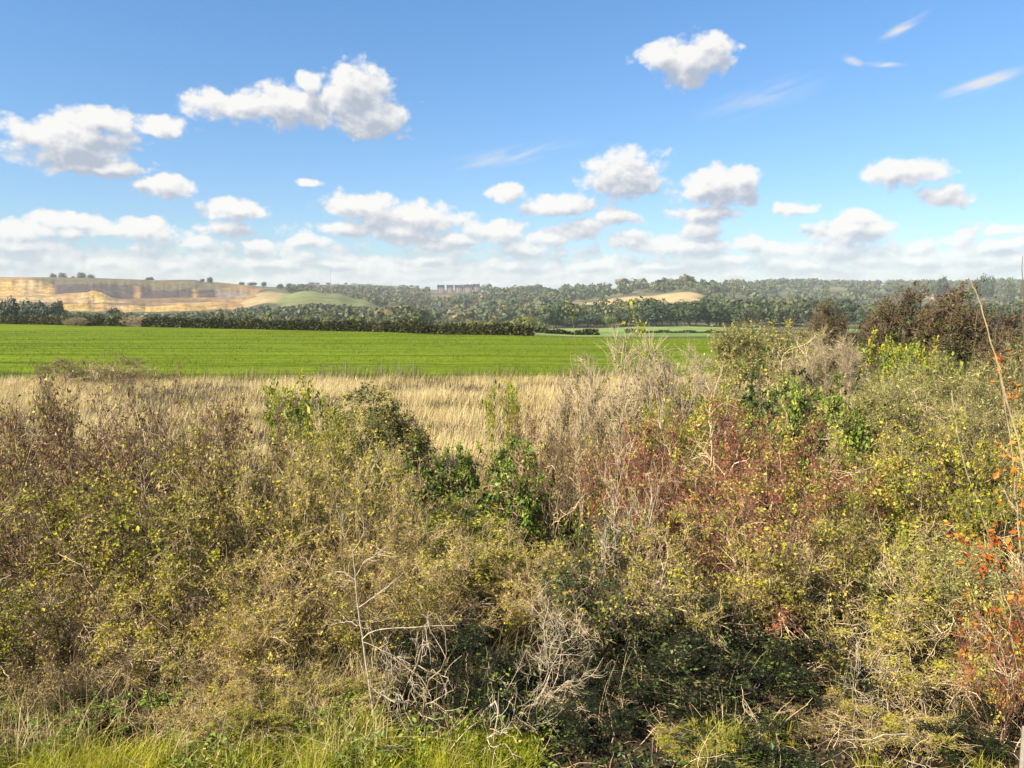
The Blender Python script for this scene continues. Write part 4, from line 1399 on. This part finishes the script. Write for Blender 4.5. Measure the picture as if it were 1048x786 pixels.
mx_, my_, mz_ = at(338.5, 291, 2380)
mast = thing('radio_mast', (mx_, my_, gz(mx_, my_) - .5), 'thin radio mast faint against the cloud above the far pasture', 'mast')
b = Bag()
H_ = 50.0
for k_ in range(3):
    a_ = k_ * 2.094
    V, F = tubes(np.array([[[1.2 * math.cos(a_), 1.2 * math.sin(a_), 0], [.5 * math.cos(a_), .5 * math.sin(a_), H_]]]), np.array([.13]), np.array([.1]), 4)
    b.add(V, F)
obj('legs', b.mesh('mast_legs', M_WIRE), mast)
b = Bag()
for k_ in range(25):
    z_ = k_ * 2.0
    for j_ in range(3):
        a0, a1 = j_ * 2.094, (j_ + 1) * 2.094
        r0_, r1_ = 1.2 - .7 * z_ / H_, 1.2 - .7 * (z_ + 2) / H_
        V, F = tubes(np.array([[[r0_ * math.cos(a0), r0_ * math.sin(a0), z_], [r1_ * math.cos(a1), r1_ * math.sin(a1), z_ + 2]]]), np.array([.06]), np.array([.06]), 3)
        b.add(V, F)
obj('bracing', b.mesh('mast_bracing', M_WIRE), mast)

# pinkish shrub before the hedge and grey one in the hedge gap
x, y = hl(87)
t = thing('dead_shrub', (x, y - 3.5, gz(x, y)), 'pinkish tan shrub in front of the left hedge', 'bush', None, 1.0, (2.2, 2.2, .8))
for pn, me in PROTO['bare2'][0]:
    obj(pn, me, t)
x, y = hl(136)
t = thing('grey_shrub', (x, y, gz(x, y)), 'grey shrub filling the gap between the two hedges', 'bush', None, 2.0, (2.4, 2.4, .95))
for pn, me in PROTO['bare2'][0]:
    obj(pn, me, t)

# ------------------------------------------------------------------ air


def haze():
    m, nt, nd, ln = new_mat('thin_haze')
    pv = nd.new('ShaderNodeVolumePrincipled')
    pv.inputs['Color'].default_value = (.86, .93, 1, 1)
    pv.inputs['Density'].default_value = .00011
    out = nd.new('ShaderNodeOutputMaterial')
    ln.new(pv.outputs[0], out.inputs['Volume'])
    b = Bag()
    box(b, (0, 50, 22), (7000, 7200, 96))
    o = obj('haze', b.mesh('haze', m))
    tag(o, kind='stuff')


haze()

# ------------------------------------------------------------------ light, sky
SUN_EL, SUN_AZ = 38, -124            # azimuth from the view direction, negative = left


def sky():
    w = bpy.data.worlds.new('World')
    S.world = w
    w.use_nodes = True
    nt = w.node_tree
    nd, ln = nt.nodes, nt.links
    nd.clear()
    out = nd.new('ShaderNodeOutputWorld')
    bg = nd.new('ShaderNodeBackground')
    bg.inputs['Strength'].default_value = .060
    st = nd.new('ShaderNodeTexSky')
    st.sky_type = 'NISHITA'
    st.sun_disc = False
    st.sun_elevation = R(SUN_EL)
    st.sun_rotation = R(SUN_AZ)
    st.air_density = 1.0
    st.dust_density = .6
    st.ozone_density = 2.5
    tc = nd.new('ShaderNodeTexCoord')
    sx = nd.new('ShaderNodeSeparateXYZ')
    ln.new(tc.outputs['Generated'], sx.inputs[0])

    def math_(op, a, b=None, c=None, clamp=False, tree=nt):
        m = tree.nodes.new('ShaderNodeMath')
        m.operation = op
        m.use_clamp = clamp
        for i, v in enumerate((a, b, c)):
            if v is None:
                continue
            if isinstance(v, (int, float)):
                m.inputs[i].default_value = v
            else:
                tree.links.new(v, m.inputs[i])
        return m.outputs[0]
    az = math_('MULTIPLY', math_('ARCTAN2', sx.outputs[0], sx.outputs[1]), 180 / math.pi)
    el = math_('MULTIPLY', math_('ARCSINE', sx.outputs[2]), 180 / math.pi)
    cb = nd.new('ShaderNodeCombineXYZ')
    ln.new(az, cb.inputs[0])
    ln.new(el, cb.inputs[1])

    def azel(px, py):
        d = Vector(ray(px, py)).normalized()
        return math.degrees(math.atan2(d.x, d.y)), math.degrees(math.asin(d.z))
    # cumulus: (px, py, half width, half height)
    CUM = [(78, 148, 84, 30), (98, 124, 44, 17), (105, 172, 62, 9), (166, 128, 30, 13), (34, 140, 36, 20),
           (238, 108, 52, 19), (300, 108, 62, 26), (365, 98, 46, 36), (380, 122, 44, 26), (318, 88, 18, 14),
           (172, 190, 40, 12), (240, 214, 38, 13), (316, 187, 15, 5),
           (370, 210, 44, 17), (420, 222, 74, 17), (505, 238, 44, 14), (575, 210, 46, 13), (520, 198, 22, 10), (632, 222, 30, 10),
           (705, 62, 46, 28), (725, 48, 26, 17), (678, 60, 28, 20),
           (642, 178, 50, 27), (735, 192, 54, 22), (722, 218, 36, 10), (760, 184, 24, 17),
           (814, 213, 24, 8), (870, 236, 50, 16), (878, 224, 22, 13), (925, 173, 54, 17), (966, 203, 36, 13), (1030, 236, 26, 8),
           (700, 252, 70, 12), (80, 228, 60, 12), (20, 236, 45, 16),
           ]
    rc = random.Random(21)
    for k in range(27):
        CUM.append((-10 + k * 41 + rc.uniform(-14, 14), 246 + rc.uniform(-13, 13) + 8 * (k > 20), rc.uniform(18, 36), rc.uniform(8, 14)))
    for k in range(13):
        CUM.append((10 + k * 84 + rc.uniform(-25, 25), 268 + rc.uniform(-5, 6), rc.uniform(35, 55), rc.uniform(5, 8)))
    g = bpy.data.node_groups.new('cloud_field', 'ShaderNodeTree')
    g.interface.new_socket('P', in_out='INPUT', socket_type='NodeSocketVector')
    g.interface.new_socket('D', in_out='OUTPUT', socket_type='NodeSocketFloat')
    g.interface.new_socket('B', in_out='OUTPUT', socket_type='NodeSocketFloat')
    gi = g.nodes.new('NodeGroupInput')
    go = g.nodes.new('NodeGroupOutput')

    def vm(op, a, b, tree=g):
        m = tree.nodes.new('ShaderNodeVectorMath')
        m.operation = op
        for i, v in enumerate((a, b)):
            if v is None:
                continue
            if isinstance(v, tuple):
                m.inputs[i].default_value = v
            else:
                tree.links.new(v, m.inputs[i])
        return m.outputs['Value'] if op == 'LENGTH' else m.outputs[0]
    G = lambda op, a, b=None, c=None, clamp=False: math_(op, a, b, c, clamp, g)
    # warp
    nz = g.nodes.new('ShaderNodeTexNoise')
    nz.inputs['Scale'].default_value = .45
    nz.inputs['Detail'].default_value = 3
    g.links.new(gi.outputs[0], nz.inputs['Vector'])
    wp = vm('MULTIPLY', vm('SUBTRACT', nz.outputs['Color'], (.5, .5, .5)), (1.5, .9, 0))
    P = vm('ADD', gi.outputs[0], wp)
    m = None
    for (cx, cy, hw, hh) in CUM:
        a, e = azel(cx, cy)
        a1, _ = azel(cx + hw, cy)
        a0, _ = azel(cx - hw, cy)
        _, e1 = azel(cx, cy - hh)
        _, e0 = azel(cx, cy + hh)
        q = vm('MULTIPLY', vm('SUBTRACT', P, (a, e, 0)), (2 / (a1 - a0), 2 / (e1 - e0), 0))
        l = vm('LENGTH', q, None)
        m = l if m is None else G('SMOOTH_MIN', m, l, .18)
    E = G('SUBTRACT', 1.0, m)
    # low bank of cumulus along the horizon: coverage depends on elevation only
    sp = g.nodes.new('ShaderNodeSeparateXYZ')
    g.links.new(gi.outputs[0], sp.inputs[0])
    bnz = g.nodes.new('ShaderNodeTexNoise')
    bnz.inputs['Scale'].default_value = .14
    bnz.inputs['Detail'].default_value = 5
    bnz.inputs['Roughness'].default_value = .6
    g.links.new(vm('MULTIPLY', gi.outputs[0], (1, 2.6, 0)), bnz.inputs['Vector'])
    lo = g.nodes.new('ShaderNodeMapRange')
    lo.inputs['From Min'].default_value = 6.6
    lo.inputs['From Max'].default_value = 2.4
    lo.inputs['To Min'].default_value = -.8
    lo.inputs['To Max'].default_value = .42
    g.links.new(sp.outputs[1], lo.inputs['Value'])
    band = G('ADD', lo.outputs[0], G('MULTIPLY', G('SUBTRACT', bnz.outputs['Fac'], .5), 1.5))
    E = G('SMOOTH_MAX', E, band, .12)
    # puffs
    vo = g.nodes.new('ShaderNodeTexVoronoi')
    vo.feature = 'SMOOTH_F1'
    vo.inputs['Scale'].default_value = .52
    vo.inputs['Detail'].default_value = 2.5
    vo.inputs['Roughness'].default_value = .55
    vo.inputs['Lacunarity'].default_value = 2.2
    vo.inputs['Smoothness'].default_value = .5
    vo.voronoi_dimensions = '2D'
    g.links.new(vm('MULTIPLY', P, (1, 1.25, 0)), vo.inputs['Vector'])
    n2 = g.nodes.new('ShaderNodeTexNoise')
    n2.inputs['Scale'].default_value = 2.0
    n2.inputs['Detail'].default_value = 8
    n2.inputs['Roughness'].default_value = .6
    g.links.new(gi.outputs[0], n2.inputs['Vector'])
    puff = G('SUBTRACT', .55, vo.outputs['Distance'])
    body = G('ADD', G('MULTIPLY', puff, .6), E)
    D = G('ADD', body, G('MULTIPLY_ADD', n2.outputs['Fac'], .36, -.18 + .24))
    soft = G('ADD', body, G('MULTIPLY_ADD', n2.outputs['Fac'], .22, -.11 + .24))
    g.links.new(D, go.inputs[0])
    g.links.new(soft, go.inputs[1])

    def field_at(off):
        gn = nd.new('ShaderNodeGroup')
        gn.node_tree = g
        if off is None:
            ln.new(cb.outputs[0], gn.inputs[0])
        else:
            v = nd.new('ShaderNodeVectorMath')
            v.inputs[1].default_value = off
            ln.new(cb.outputs[0], v.inputs[0])
            ln.new(v.outputs[0], gn.inputs[0])
        return gn.outputs
    D0, B0 = field_at(None)
    _, B1 = field_at((-.25, .4, 0))
    _, B2 = field_at((-.6, 1.5, 0))

    def mr(v, a, b, c, d, interp='SMOOTHSTEP'):
        n = nd.new('ShaderNodeMapRange')
        n.interpolation_type = interp
        n.inputs['From Min'].default_value = a
        n.inputs['From Max'].default_value = b
        n.inputs['To Min'].default_value = c
        n.inputs['To Max'].default_value = d
        ln.new(v, n.inputs['Value'])
        return n.outputs[0]
    alpha = mr(D0, -.02, .46, 0, 1)
    hzf = mr(el, 0, 5.5, .62, .97)
    alpha = math_('MULTIPLY', alpha, hzf)
    relief = math_('MULTIPLY', math_('SUBTRACT', B1, B0), 1.0)
    under = math_('MULTIPLY', mr(B2, -.35, 1.15, 0, 1, 'LINEAR'), 1.15)
    shade = math_('MULTIPLY', math_('ADD', relief, under, clamp=True), mr(el, 1, 8, .75, 1))
    mxc = nd.new('ShaderNodeMix')
    mxc.data_type = 'RGBA'
    ln.new(shade, mxc.inputs[0])
    mxc.inputs[6].default_value = (4.75, 4.66, 4.52, 1)
    mxc.inputs[7].default_value = (2.3, 2.55, 3.0, 1)
    # cirrus wisps
    wisps = [(1000, 88, 62, 11, 14), (925, 27, 36, 8, 24), (872, 62, 18, 6, -24), (905, 66, 30, 4, -8), (520, 160, 95, 13, 10), (780, 100, 90, 22, 12)]
    str_ = [1.0, .95, .9, .7, .45, .28]
    wn = nd.new('ShaderNodeTexNoise')
    wn.inputs['Scale'].default_value = .8
    wn.inputs['Detail'].default_value = 6
    vr0 = nd.new('ShaderNodeVectorRotate')
    vr0.rotation_type = 'Z_AXIS'
    vr0.inputs['Angle'].default_value = R(-16)
    ln.new(cb.outputs[0], vr0.inputs['Vector'])
    wsc = vm('MULTIPLY', vr0.outputs[0], (.35, 2.2, 0), nt)
    ln.new(wsc, wn.inputs['Vector'])
    wa = None
    for (cx, cy, hw, hh, ro), s_ in zip(wisps, str_):
        a, e = azel(cx, cy)
        a1, _ = azel(cx + hw, cy)
        _, e1 = azel(cx, cy - hh)
        v = vm('SUBTRACT', cb.outputs[0], (a, e, 0), nt)
        vr = nd.new('ShaderNodeVectorRotate')
        vr.rotation_type = 'Z_AXIS'
        vr.inputs['Angle'].default_value = R(-ro)
        ln.new(v, vr.inputs['Vector'])
        l = vm('LENGTH', vm('MULTIPLY', vr.outputs[0], (1 / (a1 - a), 1 / (e1 - e), 0), nt), None, nt)
        q = math_('MULTIPLY', mr(l, 1.0, 0.1, 0, 1), s_)
        wa = q if wa is None else math_('MAXIMUM', wa, q)
    wa = math_('MULTIPLY', wa, mr(wn.outputs['Fac'], .32, .68, 0, 1.25), clamp=True)
    m0 = nd.new('ShaderNodeMix')
    m0.data_type = 'RGBA'
    ln.new(wa, m0.inputs[0])
    tintn = nd.new('ShaderNodeMix')
    tintn.data_type = 'RGBA'
    tintn.blend_type = 'MULTIPLY'
    tintn.inputs[0].default_value = 1
    tm = nd.new('ShaderNodeMix')
    tm.data_type = 'RGBA'
    ln.new(mr(el, 0, 22, 0, 1, 'LINEAR'), tm.inputs[0])
    tm.inputs[6].default_value = (.80, .89, 1.04, 1)
    tm.inputs[7].default_value = (.68, 1.03, 1.26, 1)
    ln.new(tm.outputs[2], tintn.inputs[7])
    ln.new(st.outputs[0], tintn.inputs[6])
    ln.new(tintn.outputs[2], m0.inputs[6])
    m0.inputs[7].default_value = (5, 5.1, 5.3, 1)
    ln.new(m0.outputs[2], bg.inputs['Color'])
    bc = nd.new('ShaderNodeBackground')
    bc.inputs['Strength'].default_value = .080
    ln.new(mxc.outputs[2], bc.inputs['Color'])
    ms = nd.new('ShaderNodeMixShader')
    ln.new(math_('MULTIPLY', alpha, math_('GREATER_THAN', el, -1)), ms.inputs[0])
    ln.new(bg.outputs[0], ms.inputs[1])
    ln.new(bc.outputs[0], ms.inputs[2])
    ln.new(ms.outputs[0], out.inputs['Surface'])
    w.cycles.sampling_method = 'MANUAL'
    w.cycles.sample_map_resolution = 256


sky()
sl = bpy.data.lights.new('sun', 'SUN')
sl.energy = 5.0
sl.angle = R(.5)
sl.color = (1.0, .89, .70)
so = bpy.data.objects.new('sun', sl)
COL.objects.link(so)
sa = R(SUN_AZ)
se = R(SUN_EL)
sdir = Vector((math.sin(sa) * math.cos(se), math.cos(sa) * math.cos(se), math.sin(se)))
so.rotation_euler = (-sdir).to_track_quat('-Z', 'Y').to_euler()
so.location = sdir * 50

# ------------------------------------------------------------------ render settings
S.view_settings.view_transform = 'Standard'
S.view_settings.look = 'None'
S.view_settings.exposure = 1.36
S.view_settings.gamma = 1
S.cycles.max_bounces = 6
S.cycles.diffuse_bounces = 3
S.cycles.glossy_bounces = 2
S.cycles.transmission_bounces = 3
S.cycles.volume_bounces = 1
S.cycles.transparent_max_bounces = 4
S.cycles.use_denoising = True
S.cycles.denoiser = 'OPENIMAGEDENOISE'
S.cycles.denoising_input_passes = 'RGB_ALBEDO_NORMAL'
S.cycles.denoising_prefilter = 'ACCURATE'
S.cycles.sample_clamp_indirect = 4
